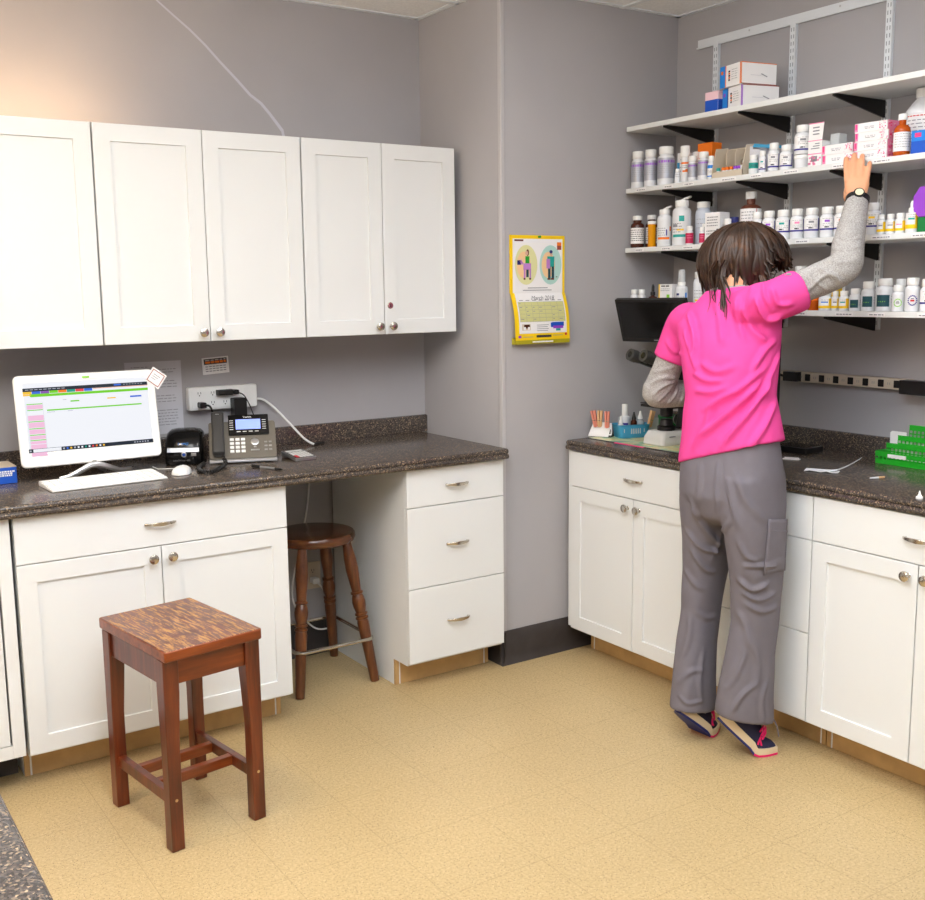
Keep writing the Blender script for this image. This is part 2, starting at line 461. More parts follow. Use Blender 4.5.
c1 = base_cabinet('white base cabinet with drawer and two doors next to the pier under the microscope', (FX, -(.638 + 1.388) / 2, 0), RZ, 1.388 - .638, 'drawer_doors', seams=(.7253, 0))
build('filler_strip', MB().box(-.405, -.376, .014, .03, .115, .8705), 'cabinet_white', c1)
base_cabinet('white drawer cabinet partly hidden behind the woman in grey trousers', (FX, -(1.388 + 1.842) / 2, 0), RZ, 1.842 - 1.388, 'drawers', seams=(.7253, .4143))
base_cabinet('white base cabinet with drawer and two doors at the right edge under the green baskets', (FX, -(1.842 + 2.59) / 2, 0), RZ, 2.59 - 1.842, 'drawer_doors', seams=(.7253, 0))
# face-framed cabinet at the far left
t = thing('face_frame_cabinet', 'white face framed cabinet at the left edge with a dark gap beside its door', 'cabinet', (-.06, FY, 0))
m = MB(); x0, x1 = -.44, .435
build('carcass', MB().box(x0, x1, .03, .615, .119, .872), ['cabinet_inside'], t)
m.box(x1 - .037, x1, .0, .03, .119, .872).box(x0, x0 + .037, 0, .03, .119, .872).box(x0 + .037, x1 - .037, 0, .03, .119, .160).box(x0 + .037, x1 - .037, 0, .03, .845, .872)
build('face_frame', m, 'cabinet_white', t, bevel=.001)
d = build('door', door_mb(.792, .68), 'cabinet_white', t); d.location = (x0 + .037 + .003 + .396, .0, .1625)
knob(d, -.36, .62)
build('toe_kick', MB().box(x0, x1, .16, .17, 0, .119), 'black_rubber', t)

def upper_cabinet(label, x0, x1, locks=False):
    z0, z1, fy = 1.362, 2.0975, -.325
    w = x1 - x0; t = thing('wall_cabinet', label, 'cabinet', ((x0 + x1) / 2, fy, z0))
    build('carcass', MB().box(-w / 2 + .001, w / 2 - .001, .020, .325, .004, z1 - z0 - .001), 'cabinet_white', t, bevel=.001)
    dw = w / 2 - GAP
    for s in (-1, 1):
        o = build('door', door_mb(dw, z1 - z0 - .004), 'cabinet_white', t); o.location = (s * (dw / 2 + GAP / 2), 0, .002)
        knob(o, -s * (dw / 2 - .028), .0315)
        if locks and s == 1:
            M = Matrix.Translation((-dw / 2 + .024, 0, .112)) @ Matrix.Rotation(PI / 2, 4, 'X')
            l = MB().mi(0).lathe([(.013, 0), (.013, .002), (.011, .004), (.0105, .004)], M=M, seg=20)
            l.mi(1).box(-dw / 2 + .0225, -dw / 2 + .0255, -.0055, -.003, .105, .119)
            build('lock', l, ['satin_nickel', 'black_plastic'], o)
    return t
upper_cabinet('white two door wall cabinet at the left edge, above the computer', .0085, .7735)
upper_cabinet('middle white wall cabinet above printer and power strip, knobs at the centre', .7765, 1.527)
upper_cabinet('white wall cabinet next to the pier with a lock above one knob', 1.530, 2.2075, True)

# ------------------------------------------------------------------ worktops
def top_profile(front, back, sign=1):
    f = front
    pts = [(back, .914), (f + .012, .914), (f + .006, .9125), (f + .002, .909), (f + .0005, .904), (f + .002, .8985), (f + .006, .8955), (f + .001, .8925), (f - .003, .887), (f - .003, .881), (f + .001, .8755), (f + .008, .8735), (back, .8735)]
    return pts
def bs_profile(back):
    return [(back, .9145), (back - .0185, .9145), (back - .019, .980), (back - .017, .985), (back - .012, .9875), (back, .9875)]
t = thing('worktop', 'speckled dark laminate worktop of the computer counter', 'worktop', (.9, -.33, .914))
build('slab', MB().prism(top_profile(-.667, -.001), -.55, 2.219, 'x'), 'dark_granite_laminate', t, world=True)
build('backsplash', MB().prism(bs_profile(-.001), -.55, 2.2475, 'x'), 'dark_granite_laminate', t, world=True)
t = thing('worktop', 'speckled dark laminate worktop under the pill shelves', 'worktop', (2.86, -1.9, .914))
MR = Matrix(((0, -1, 0, 0), (1, 0, 0, 0), (0, 0, 1, 0), (0, 0, 0, 1))).inverted()
# profile is written in x (depth) here: prism along y
def prism_y(mb, pts, y0, y1):
    n = len(pts)
    return mb.add([(a, y0, b) for a, b in pts] + [(a, y1, b) for a, b in pts], [tuple(range(n)), tuple(range(2 * n - 1, n - 1, -1))] + [(i, (i + 1) % n, n + (i + 1) % n, n + i) for i in range(n)])
build('slab', prism_y(MB(), top_profile(2.550, XR - .001), -3.4, -.618), 'dark_granite_laminate', t, world=True)
build('backsplash', prism_y(MB(), bs_profile(XR - .001), -3.4, -.587), 'dark_granite_laminate', t, world=True)
# the counter the photographer stands at
t = thing('peninsula_counter', 'near corner of a speckled laminate counter, lower left foreground', 'counter', (-.45, -2.9, 0))
m = MB(); m.prism([(-.85, .914), (-.012, .914), (-.006, .9125), (-.002, .909), (0, .904), (-.002, .8985), (-.005, .8955), (-.001, .8925), (.003, .887), (.003, .881), (-.001, .8755), (-.008, .8735), (-.85, .8735)], 2.2, 3.35, 'y')
m.v = [(x, -y, z) for x, y, z in m.v]
build('top', m, 'dark_granite_laminate', t, world=True)
build('cabinet_body', MB().box(-.83, -.04, -3.3, -2.24, .1, .8735), 'cabinet_white', t, world=True)
build('plinth', MB().box(-.78, -.1, -3.25, -2.3, 0, .1), 'raw_plywood', t, world=True)
# ------------------------------------------------------------------ stools
m_wood('mahogany_stain', (64, 22, 8), (94, 36, 12), (124, 54, 18), 'z', rough=.32)
m_wood('mahogany_rail', (92, 36, 10), (124, 54, 14), (152, 74, 24), 'x', rough=.32)
m_wood('worn_seat', (72, 28, 18), (96, 40, 26), (122, 56, 34), 'y', worn=.75, rough=.3)
m_wood('dark_oak', (66, 32, 12), (98, 52, 22), (132, 78, 36), 'z', rough=.28)
m_wood('dark_oak_seat', (70, 36, 16), (100, 54, 26), (124, 72, 36), 'x', rough=.2)

t = thing('square_stool', 'square wooden stool with a worn scratched red brown seat, standing on open floor', 'stool', (.745, -1.043, 0), math.radians(8.3))
st = build('seat', MB().rbox(-.1505, .1505, -.214, .214, .553, .585, .008), ['mahogany_rail', 'worn_seat'], t, bevel=.004)
for p in st.data.polygons: p.material_index = 1 if p.normal.z > .5 else 0
lw, ld, th = .150, .196, .046
for sx in (-1, 1):
    for sy in (-1, 1):
        x0, x1 = sorted((sx * lw, sx * (lw - th))); y0, y1 = sorted((sy * ld, sy * (ld - th)))
        xi, yi = sx * (lw - th * .84), sy * (ld - th * .84)
        def ring(z, xin, yin): a, b = sorted((sx * lw, xin)); c, d = sorted((sy * ld, yin)); return [(a, c, z), (b, c, z), (b, d, z), (a, d, z)]
        m = MB().loft([ring(.001, xi, yi), ring(.30, xi, yi), ring(.455, sx * (lw - th), sy * (ld - th)), ring(.553, sx * (lw - th), sy * (ld - th))])
        l = build('leg', m, 'mahogany_stain', t, bevel=.0025)
        # pale dowel plug
        pm = MB(); pm.cyl((sx * (lw - .02), sy * (ld - .004), .150), (sx * (lw - .02), sy * (ld + .0006), .150), .0045, seg=10)
        build('dowel_plug', pm, 'raw_plywood', l)
for sy in (-1, 1): build('apron', MB().box(-lw + th - .002, lw - th + .002, min(sy * .186, sy * .168), max(sy * .186, sy * .168), .478, .553), 'mahogany_rail', t, bevel=.001)
for sx in (-1, 1): build('apron', MB().box(min(sx * .142, sx * .124), max(sx * .142, sx * .124), -ld + th - .002, ld - th + .002, .478, .553), 'mahogany_stain', t, bevel=.001)
for sx in (-1, 1): build('stretcher', MB().box(min(sx * .139, sx * .117), max(sx * .139, sx * .117), -ld + th * .8 - .002, ld - th * .8 + .002, .128, .162), 'mahogany_stain', t, bevel=.002)
for y in (-.055, .065): build('cross_rail', MB().box(-.118, .118, y - .012, y + .012, .130, .160), 'mahogany_rail', t, bevel=.002)

t = thing('round_stool', 'round seat wooden bar stool with turned legs and metal foot ring in the knee space', 'stool', (1.56, -.26, 0))
build('seat', MB().lathe([(.03, .557), (.150, .559), (.160, .565), (.165, .578), (.164, .590), (.158, .598), (.140, .601), (.04, .598), (.002, .597)], seg=48), 'dark_oak_seat', t)
lp = [(0, .0155), (.03, .0165), (.22, .0185), (.30, .0195), (.42, .021), (.445, .0185), (.45, .0225), (.462, .0225), (.467, .018), (.474, .018), (.479, .0225), (.49, .0225), (.495, .0175), (.54, .0225), (.57, .0240), (.60, .0215), (.625, .0175), (.63, .022), (.642, .022), (.648, .0165), (.70, .0185), (.80, .0225), (.88, .0215), (.96, .0165), (1, .015)]
for sx in (-1, 1):
    for sy in (-1, 1):
        b_ = V((sx * .163, sy * .178, .001)); top = V((sx * .095, sy * .095, .562))
        build('leg', MB().tube([b_.lerp(top, u) for u, r in lp], [r * 1.12 for u, r in lp], 16), 'dark_oak', t)
pts = []
for x, y in rrect(-.166, .166, -.178, .178, .035, 5): pts.append((x, y, .176))
build('foot_ring', MB().tube(pts, .0075, 10, closed=True), 'satin_nickel', t)

# ------------------------------------------------------------------ computer corner
CT = .9145
t = thing('all_in_one_computer', 'white all-in-one computer with a lit screen on the left worktop', 'computer', (.718, -.30, CT))
TM = Matrix.Translation((0, -.027, .055)) @ Matrix.Rotation(math.radians(-9.5), 4, 'X')
def scr(nm, c, k=1.08):
    mat(nm, (6, 6, 6), .3, emit=c, estr=k, spec=.2)
scr('screen_white', (246, 248, 254)); scr('screen_dark', (34, 44, 56)); scr('screen_green', (120, 214, 40)); scr('screen_pink', (248, 196, 226)); scr('screen_orange', (250, 130, 30)); scr('screen_yellow', (250, 200, 60)); scr('screen_blue', (60, 110, 220)); scr('screen_red', (240, 70, 80)); scr('screen_teal', (40, 160, 140)); scr('screen_grey', (180, 184, 196)); scr('screen_purple', (140, 90, 180))
m = MB(); W, H = .235, .306
rings = []
for y, ins, r in ((.030, .02, .02), (.018, .003, .018), (.004, .0, .018), (.0, .003, .016)):
    rings.append([tuple(TM @ V((x, y, z))) for x, z in rrect(-W + ins, W - ins, ins, H - ins, r, 5)])
m.loft(rings)
body = build('housing', m, 'white_plastic', t)
s = MB(); names = ['screen_white', 'screen_dark', 'screen_green', 'screen_pink', 'screen_orange', 'screen_yellow', 'screen_blue', 'screen_red', 'screen_teal', 'screen_grey', 'screen_purple']
SX0, SX1, SZ0, SZ1 = -.2075, .2075, .049, .281
def ui(i, u0, u1, v0, v1, d=1):
    """rectangle in screen fractions, v from the top"""
    x0, x1 = SX0 + (SX1 - SX0) * u0, SX0 + (SX1 - SX0) * u1; z1, z0 = SZ1 - (SZ1 - SZ0) * v0, SZ1 - (SZ1 - SZ0) * v1; y = -.0008 - .00015 * d
    s.mi(i).add([tuple(TM @ V(p)) for p in ((x0, y, z0), (x1, y, z0), (x1, y, z1), (x0, y, z1))], [(0, 1, 2, 3)])
ui(0, 0, 1, 0, 1, 0)
ui(1, 0, 1, .075, .125); ui(6, .72, .78, .085, .108, 2)
for k in range(7): ui(9, .80 + .024 * k, .81 + .024 * k, .09, .102, 2)
for k in range(9): ui(9, .02 + .035 * k, .045 + .035 * k, .094, .104, 2)
ui(4, .55, 1, .128, .134)
for k, cidx in enumerate((5, 6, 10, 2, 4, 8, 7, 6)): ui(cidx, .0 + .068 * k, .066 + .068 * k, .125, .162, 2)
ui(2, .06, 1, .168, .205); ui(2, .05, .2, .16, .2, 2); ui(5, 0, .06, .165, .185, 2)
ui(9, .3, .33, .265, .272); ui(2, .36, .43, .285, .305); ui(5, .655, .725, .278, .296); ui(6, .845, .94, .272, .296); ui(2, .17, .935, .395, .415); ui(9, .55, .552, .245, .252); ui(9, .17, .23, .43, .437); ui(9, .33, .37, .43, .437)
z = .30
ui(9, .015, .0165, .28, .945); ui(9, .142, .1435, .28, .945)
for h_, hb in ((.06, .012), (.055, .012), (.075, .0), (.075, .012), (.065, .012), (.05, .012), (.04, .012), (.17, 0)):
    if hb: ui(2, .02, .14, z, z + hb, 2); z += hb + .006
    ui(0 if h_ == .055 else 3, .02, .14, z, z + h_); z += h_ + .008
ui(1, 0, 1, .945, 1, 3); ui(0, .034, .25, .95, .996, 4)
for k, cidx in enumerate((9, 6, 5, 9, 0, 0, 8, 0, 7, 4, 0, 5)): ui(cidx, .262 + .029 * k, .276 + .029 * k, .96, .985, 5)
for k in range(6): ui(9, .84 + .022 * k, .85 + .022 * k, .963, .982, 5)
ui(9, .006, .02, .962, .985, 5)
build('screen', s, names, t, smooth=False)
m = MB(); m.mi(0).add([tuple(TM @ V(p)) for p in rect] if False else [tuple(TM @ V(p)) for p in ((-.012, -.0006, .288), (.012, -.0006, .288), (.012, -.0006, .294), (-.012, -.0006, .294))], [(0, 1, 2, 3)])
build('logo', m, 'lime', t, smooth=False)
m = MB()
m.tube([(-.118, -.03, .0085), (-.085, -.032, .014), (-.045, -.03, .032), (-.012, -.024, .046), (.012, -.024, .046), (.045, -.02, .034), (.09, .0, .014), (.14, .035, .0085)], [.006, .0065, .007, .0085, .0085, .007, .0065, .006], 10, squash=1.4)
m.tube([(0, -.022, .045), (0, .01, .075), (0, .03, .12)], [.016, .014, .016], 10)
m.tube([(.0, -.018, .044), (.035, .03, .02), (.06, .075, .006)], .005, 8); m.tube([(.0, -.018, .044), (-.035, .03, .02), (-.06, .075, .006)], .005, 8)
build('stand', m, 'silver', t)
# slim keyboard
t = thing('keyboard', 'slim white keyboard lying in front of the white computer', 'keyboard', (.717, -.438, CT), math.radians(3))
build('tray', MB().prism([(-.076, .0), (-.078, .006), (.076, .017), (.078, .012), (.076, 0)], -.19, .19, 'x'), 'white_plastic', t, bevel=.002)
sl = (.017 - .006) / .154
for r in range(6):
    y = -.064 + r * .0236
    for k in range(15):
        if r == 0 and 4 <= k <= 8: continue
        x = -.177 + k * .0253
        build('key', MB().box(x - .0108, x + .0108, y - .0095, y + .0095, .0113 + sl * (y + .0), .0136 + sl * y), 'white_matte', t, smooth=False)
build('key', MB().box(-.177 + 4 * .0253 - .0108, -.177 + 8 * .0253 + .0108, -.0735, -.0545, .0113 - sl * .064, .0136 - sl * .064), 'white_matte', t, smooth=False)
# mouse with its lead
t = thing('mouse', 'white computer mouse beside the keyboard', 'mouse', (.985, -.428, CT), math.radians(-30))
rings = []
for k in range(9):
    u = -1 + 2 * k / 8; y = u * .052; w_ = .0305 * math.sqrt(max(0, 1 - (abs(u) ** 2.6))) + .002; h = .003 + .023 * math.sqrt(max(0, 1 - ((u - .15) / 1.18) ** 2)) if abs(u - .15) < 1.18 else .003
    rings.append([(w_ * math.cos(a), y, .0015 if math.sin(a) < 0 else .0015 + h * math.sin(a) ** .8) for a in [2 * PI * j / 20 for j in range(20)]])
build('shell', MB().loft(rings), 'white_plastic', t)
build('lead', MB().tube([(0, .05, .008), (-.03, .09, .003), (-.10, .09, .003), (-.13, .14, .003)], .0017, 6), 'white_plastic', t)
build('scroll_wheel', MB().cyl((-.003, .030, .0195), (.003, .030, .0195), .007), 'pale_plastic', t)
# square paper tag stuck on the upper right corner of the screen
m = MB(); TG = Matrix.Translation((.718, -.30, CT)) @ TM @ Matrix.Translation((.240, -.0011, .274)) @ Matrix.Rotation(math.radians(38), 4, 'Y')
m.mi(0).box(-.029, .029, 0, .0006, -.029, .029, TG)
for a in ((-.024, .024, .0215, .024), (-.024, .024, -.024, -.0215), (-.024, -.0215, -.024, .024), (.0215, .024, -.024, .024)): m.mi(1).box(a[0], a[1], -.0003, 0, a[2], a[3], TG)
for k in range(3): m.mi(2).box(-.014, .012 - .004 * k, -.0003, 0, .008 - .008 * k, .010 - .008 * k, TG)
mat('rust_red', (150, 70, 60), .7)
solo('paper_tag', m, ['paper_white', 'rust_red', 'ink_grey'], 'small square white tag with red border stuck on the corner of the computer screen', 'tag', smooth=False)
# blue box at the left edge
t = thing('product_box', 'blue product box with white print at the left edge beside the computer', 'box', (.34, -.205, CT), math.radians(1))
m = MB().mi(0).box(-.15, .137, -.062, .07, .0006, .055).mi(1).box(-.15, .1375, -.0625, .0705, .055, .058)
build('carton', m, ['blue', 'cardboard'], t, bevel=.0008)
m = MB()
for r in range(3):
    x = .078
    for k in range(7):
        w_ = .003 + .005 * random.random(); m.box(x, x + w_, -.0629, -.0621, .026 + .0065 * r, .031 + .0065 * r); x += w_ + .002
build('print', m, 'white_matte', t, smooth=False)

# ------------------------------------------------------------------ label printer
t = thing('label_printer', 'small black label printer with silver front strip beside the computer', 'label printer', (1.088, -.185, CT), math.radians(-27))
m = MB(); rings = []
for x, w_ in ((-.066, .80), (-.062, .90), (-.052, .965), (-.03, 1), (.03, 1), (.052, .965), (.062, .90), (.066, .80)):
    pr = [(-.088, .004), (-.090, .03), (-.088, .052), (-.066, .090), (-.045, .110), (-.015, .122), (.03, .124), (.07, .110), (.088, .075), (.09, .03), (.088, .004)]
    rings.append([(x, y * w_, .003 + (z - .003) * w_) for y, z in pr])
build('housing', m.loft(rings), 'black_gloss', t)
build('side_panel', MB().prism([(-.07, .01), (-.072, .05), (-.045, .09), (-.01, .112), (.03, .116), (.06, .10), (.074, .06), (.072, .01)], -.0665, -.063, 'x', Matrix.Diagonal((1, .9, .88, 1))), 'dark_grey_plastic', t)
build('spool_disc', MB().cyl((-.0668, -.005, .06), (-.0655, -.005, .06), .026, seg=24), 'silver_label', t)
build('front_strip', MB().prism([(-.0905, .048), (-.092, .050), (-.0875, .064), (-.082, .066), (-.084, .048)], -.055, .058, 'x'), 'silver', t)
M_ = Matrix.Translation((.004, -.0895, .040)) @ Matrix.Rotation(PI / 2, 4, 'X')
build('power_button', MB().mi(0).lathe([(.010, 0), (.010, .002), (.008, .003)], M=M_).mi(1).lathe([(.0055, .0031), (.005, .0036)], M=M_), ['silver', 'blue'], t)
build('feed_button', MB().box(.030, .048, -.0925, -.0885, .034, .046), 'silver', t, bevel=.001)
m = MB(); text_mb(m, 'LabelWriter 450', .009, (-.035, -.0902, .016), (1, 0, 0), (0, 0, 1)); build('lettering', m, 'silver', t, smooth=False)
m = MB(); text_mb(m, 'DYMO', .013, (-.018, -.079, .0735), (1, 0, 0), (0, .5, .85)); build('badge', m, 'bright_blue', t, smooth=False)

# ------------------------------------------------------------------ desk phone
t = thing('desk_phone', 'grey desk phone with black handset and blue lit display on the left worktop', 'phone', (1.275, -.275, CT), math.radians(-21))
ang = math.radians(48)
PM = Matrix.Translation((0, -.075, .0185)) @ Matrix.Rotation(ang, 4, 'X')        # face: x right, y up the slope, z out
m = MB().rbox(-.122, .122, 0, .165, -.022, .0, .010, M=PM)
build('body', m, 'phone_grey', t, bevel=.002)
build('foot', MB().prism([(-.07, .0), (.075, .0), (.075, .012), (.04, .085), (.02, .10), (.03, .07), (-.06, .008)], -.10, .10, 'x'), 'black_plastic', t)
build('front_lip', MB().prism([(-.082, .004), (-.084, .010), (-.078, .016), (-.068, .016), (-.066, .006)], -.122, .122, 'x'), 'silver', t, bevel=.001)
build('display_housing', MB().rbox(-.050, .098, .100, .188, -.006, .010, .004, M=PM), 'black_gloss', t, bevel=.001)
build('lcd', MB().box(-.023, .068, .121, .166, .0102, .0108, PM), 'lcd_blue', t, smooth=False)
m = MB()
for k in range(5):
    for x in (-.046, .074): m.box(x, x + .014, .120 + k * .010, .1225 + k * .010, .0102, .0112, PM)
for k in range(4): m.box(-.020 + k * .022, -.006 + k * .022, .109, .1125, .0102, .0112, PM)
build('line_keys', m, 'pale_plastic', t, smooth=False)
m = MB(); r_ = PM.to_3x3() @ V((1, 0, 0)); u_ = PM.to_3x3() @ V((0, 1, 0))
text_mb(m, 'Yealink', .011, PM @ V((.004, .173, .0104)), r_, u_); build('lettering', m, 'white_matte', t, smooth=False)
for r in range(4):
    for k in range(3):
        build('key', MB().rbox(-.047 + k * .0205, -.032 + k * .0205, .024 + r * .0175, .035 + r * .0175, 0, .003, .002, M=PM), 'white_plastic', t)
NM = PM @ Matrix.Translation((.044, .070, 0))
build('navigation_ring', MB().lathe([(.015, 0), (.015, .002), (.012, .0035), (.008, .0032)], M=NM).lathe([(.006, 0), (.006, .004)], M=NM), 'silver', t)
m = MB()
for r in range(3):
    for k in range(2): m.rbox(.084 + k * .016 - .0055, .084 + k * .016 + .0055, .030 + r * .017, .036 + r * .017, 0, .002, .001, M=PM)
m.rbox(.028, .060, .030, .036, 0, .002, .001, M=PM).rbox(.039, .049, .044, .051, 0, .002, .001, M=PM)
build('function_keys', m, 'silver', t)
# handset along the left side
m = MB(); rings = []
for y, w_, zb, zt_ in ((.004, .018, .006, .026), (.010, .022, .002, .034), (.045, .023, .006, .036), (.07, .021, .016, .038), (.11, .021, .018, .040), (.150, .023, .008, .040), (.183, .0235, .002, .038), (.192, .020, .006, .030)):
    rings.append([tuple(PM @ V((-.0885 + a, y, b))) for a, b in rrect(-w_, w_, zb, zt_, .008, 3)])
h = build('handset', m.loft(rings), 'dark_grey_plastic', t)
build('badge', MB().box(-.095, -.082, .172, .1745, .0395, .0400, PM), 'silver', h, smooth=False)
# coiled cord
def coil(path, R, r, turns, seg=6, per=10):
    P = [V(p) for p in path]; L = [0]
    for i in range(1, len(P)): L.append(L[-1] + (P[i] - P[i - 1]).length)
    def at(s_):
        s_ = min(max(s_, 0), L[-1] - 1e-6)
        for i in range(1, len(P)):
            if s_ <= L[i]: u = (s_ - L[i - 1]) / (L[i] - L[i - 1]); return P[i - 1].lerp(P[i], u), (P[i] - P[i - 1]).normalized()
        return P[-1], (P[-1] - P[-2]).normalized()
    out = []
    for k in range(turns * per + 1):
        p, tg = at(L[-1] * k / (turns * per)); a = tg.cross(V((0, 0, 1))).normalized(); b = a.cross(tg); th = 2 * PI * k / per
        out.append(p + a * R * math.cos(th) + b * R * math.sin(th))
    return MB().tube(out, r, seg)
def smooth_path(P, n=8):
    P = [V(p) for p in P]; out = []
    for i in range(len(P) - 1):
        p0, p1, p2, p3 = P[max(i - 1, 0)], P[i], P[i + 1], P[min(i + 2, len(P) - 1)]
        for k in range(n):
            u = k / n; out.append(.5 * ((2 * p1) + (p2 - p0) * u + (2 * p0 - 5 * p1 + 4 * p2 - p3) * u * u + (3 * p1 - p0 - 3 * p2 + p3) * u ** 3))
    return out + [P[-1]]
cp = smooth_path([(1.165, -.352, .945), (1.163, -.385, .928), (1.115, -.445, .9225), (1.065, -.500, .9225), (1.040, -.478, .9225), (1.05, -.42, .9225), (1.075, -.36, .9225), (1.11, -.31, .9225)])
RI = Matrix.Rotation(math.radians(21), 3, 'Z'); cp = [RI @ (p - V((1.275, -.275, CT))) for p in cp]
build('coiled_cord', coil(cp, .0058, .0021, 42), 'black_plastic', t)
# calculator, pen
t = thing('calculator', 'grey desk calculator lying at the end of the white cable', 'calculator', (1.455, -.375, CT), math.radians(3)); t.scale = (.82, .82, .82)
CM = Matrix.Rotation(math.radians(7), 4, 'X'); CM = Matrix.Translation((0, 0, .010)) @ CM
build('case', MB().rbox(-.054, .054, -.072, .072, -.001, .012, .006, M=CM), 'silver', t, bevel=.001)
build('face', MB().rbox(-.050, .050, -.068, .068, .012, .0132, .004, M=CM), 'dark_grey_plastic', t)
build('display', MB().box(-.042, .042, .040, .060, .0132, .0138, CM), 'pale_plastic', t, smooth=False)
build('kickstand', MB().box(-.05, .05, .055, .066, .0003, .020), 'silver', t)
for r in range(5):
    for k in range(5): build('key', MB().box(-.041 + k * .0175, -.028 + k * .0175, -.060 + r * .018, -.048 + r * .018, .0132, .0160, CM), 'red' if (r < 2 and k == 0) else 'pale_plastic', t, smooth=False)
t = thing('pen', 'black and clear ballpoint pen lying in front of the desk phone', 'pen', (1.262, -.522, CT), math.radians(-66))
build('barrel', MB().tube([(-.03, 0, .0048), (.04, 0, .0048)], .0045, 12), 'silver', t)
build('grip', MB().tube([(.04, 0, .0048), (.066, 0, .0048), (.074, 0, .0048)], [.0047, .0045, .0015], 12), 'black_plastic', t)
build('cap', MB().tube([(-.07, 0, .0048), (-.03, 0, .0048)], .0047, 12).box(-.068, -.035, -.0015, .0015, .0094, .0108), 'black_plastic', t)

# ------------------------------------------------------------------ on the wall over the counter
t = thing('power_strip', 'white wall mounted power strip with black plugs above the desk phone', 'power strip', (1.30, 0, 1.129))
build('housing', MB().rbox(-.140, .140, -.036, -.001, -.045, .045, .008, axis='y'), 'white_plastic', t, bevel=.003)
build('cover', MB().rbox(-.128, .085, -.0385, -.036, -.037, .037, .006, axis='y'), 'white_matte', t, bevel=.001)
def outlet_holes(m, x, z, y, s=1):
    m.box(x - .0065 * s, x - .0045 * s, y - .0004, y, z - .001, z + .0075 * s).box(x + .0045 * s, x + .0065 * s, y - .0004, y, z - .001, z + .0075 * s)
    M2 = Matrix.Translation((x, y, z - .006 * s)) @ Matrix.Rotation(PI / 2, 4, 'X'); m.lathe([(.0025 * s, 0), (.0025 * s, .0004)], M=M2, seg=10)
for x in (-.098, -.045, .005, .055):
    for z in (.019, -.019):
        m = MB(); outlet_holes(m, x, z, -.0385); build('outlet', m, 'ink_dark', t, smooth=False)
def plug(name, label, mb, loc):
    return solo(name, mb, 'black_plastic', label, 'plug', loc)
m = MB().rbox(-.03, .03, -.028, .0, -.011, .011, .006, axis='x').tube([(.028, -.014, 0), (.045, -.014, 0), (.048, -.02, -.004)], [.008, .005, .004], 8)
plug('power_plug', 'long black plug lying sideways in the upper row of the white power strip', m, (1.298, -.0388, 1.150))
m = MB().rbox(-.010, .010, -.024, 0, -.009, .009, .004, axis='y').tube(smooth_path([(.004, -.022, -.002), (.020, -.044, -.012), (.038, -.054, -.05), (.052, -.058, -.09), (.068, -.075, -.125), (.085, -.12, -.165)]), .0022, 6)
plug('power_plug', 'small black plug with a thin lead curving down behind the phone display', m, (1.345, -.0388, 1.149))
m = MB().rbox(-.026, .026, -.040, 0, -.038, .034, .005, axis='y').tube(smooth_path([(0, -.02, -.036), (.003, -.03, -.07), (.01, -.06, -.12), (.015, -.09, -.16)]), .0025, 6)
plug('power_adapter', 'square black power adapter hanging from the white power strip', m, (1.352, -.0388, 1.092))
m = MB().rbox(-.013, .013, -.03, 0, -.011, .011, .005, axis='y').tube(smooth_path([(.005, -.025, 0), (.022, -.04, -.004), (.034, -.04, -.04), (.040, -.045, -.10), (.04, -.06, -.15), (.03, -.12, -.188)]), .0042, 8)
plug('power_plug', 'black plug with a thick lead hanging down behind the phone handset', m, (1.205, -.0388, 1.106))
# white lead of the strip: over the counter, behind it and into the outlet in the knee space
pth = smooth_path([(1.438, -.016, 1.112), (1.47, -.02, 1.108), (1.51, -.035, 1.075), (1.56, -.07, 1.01), (1.61, -.10, .945), (1.643, -.118, .921)], 8)
m = MB().tube(pth, .0045, 8)
solo('power_lead', m, 'white_plastic', 'white power lead sagging from the power strip to the calculator', 'cable')
m = MB().tube([(1.640, -.112, .9215), (1.66, -.10, .920), (1.70, -.095, .920)], [.006, .0055, .004], 8)
solo('cable_end', m, 'black_plastic', 'short black cable end lying at the end of the white lead', 'cable')
t = thing('wall_outlet', 'beige wall outlet behind the round stool', 'outlet', (1.672, 0, .343))
build('plate', MB().rbox(-.036, .036, -.006, -.0005, -.058, .058, .004, axis='y'), 'cardboard', t, bevel=.001)
for z in (.02, -.02):
    m = MB(); outlet_holes(m, 0, z, -.006); build('socket', m, 'ink_dark', t, smooth=False)
m = MB().rbox(-.015, .015, -.032, -.0, -.012, .012, .005, axis='y').tube(smooth_path([(.004, -.028, -.005), (.02, -.045, -.03), (.045, -.05, -.09), (.065, -.05, -.15), (.075, -.05, -.18), (.06, -.05, -.205), (-.03, -.05, -.19), (-.12, -.05, -.05), (-.075, -.03, .14), (-.03, -.02, .30), (-.012, -.02, .42), (.0, -.02, .52)]), .0038, 8)
solo('white_plug_lead', m, 'white_plastic', 'white plug and lead in the wall outlet below the worktop', 'cable', (1.672, -.0065, .325))
m = MB().mi(0).box(-.108, .108, -.0012, -.0004, 0, .279)
m.mi(1)
for k in range(21):
    z = .258 - .0112 * k
    if k in (3, 8, 13): continue
    x = -.085
    while x < .08:
        w_ = .006 + .02 * random.random(); x2 = min(x + w_, .088)
        if k in (0, 4, 9, 14) and x > -.02: break
        m.box(x, x2, -.0016, -.0012, z, z + .0025); x = x2 + .004
solo('paper_sheet', m, ['paper_grey', 'ink_grey'], 'white printed sheet of paper taped to the wall behind the computer', 'paper', (1.039, 0, 1.0005), smooth=False)
m = MB(); TG = Matrix.Rotation(math.radians(-3), 4, 'Y')
m.mi(0).box(-.054, .054, -.0035, -.0004, -.0325, .0325, TG).mi(1).box(-.047, .047, -.0042, -.0035, .006, .0275, TG)
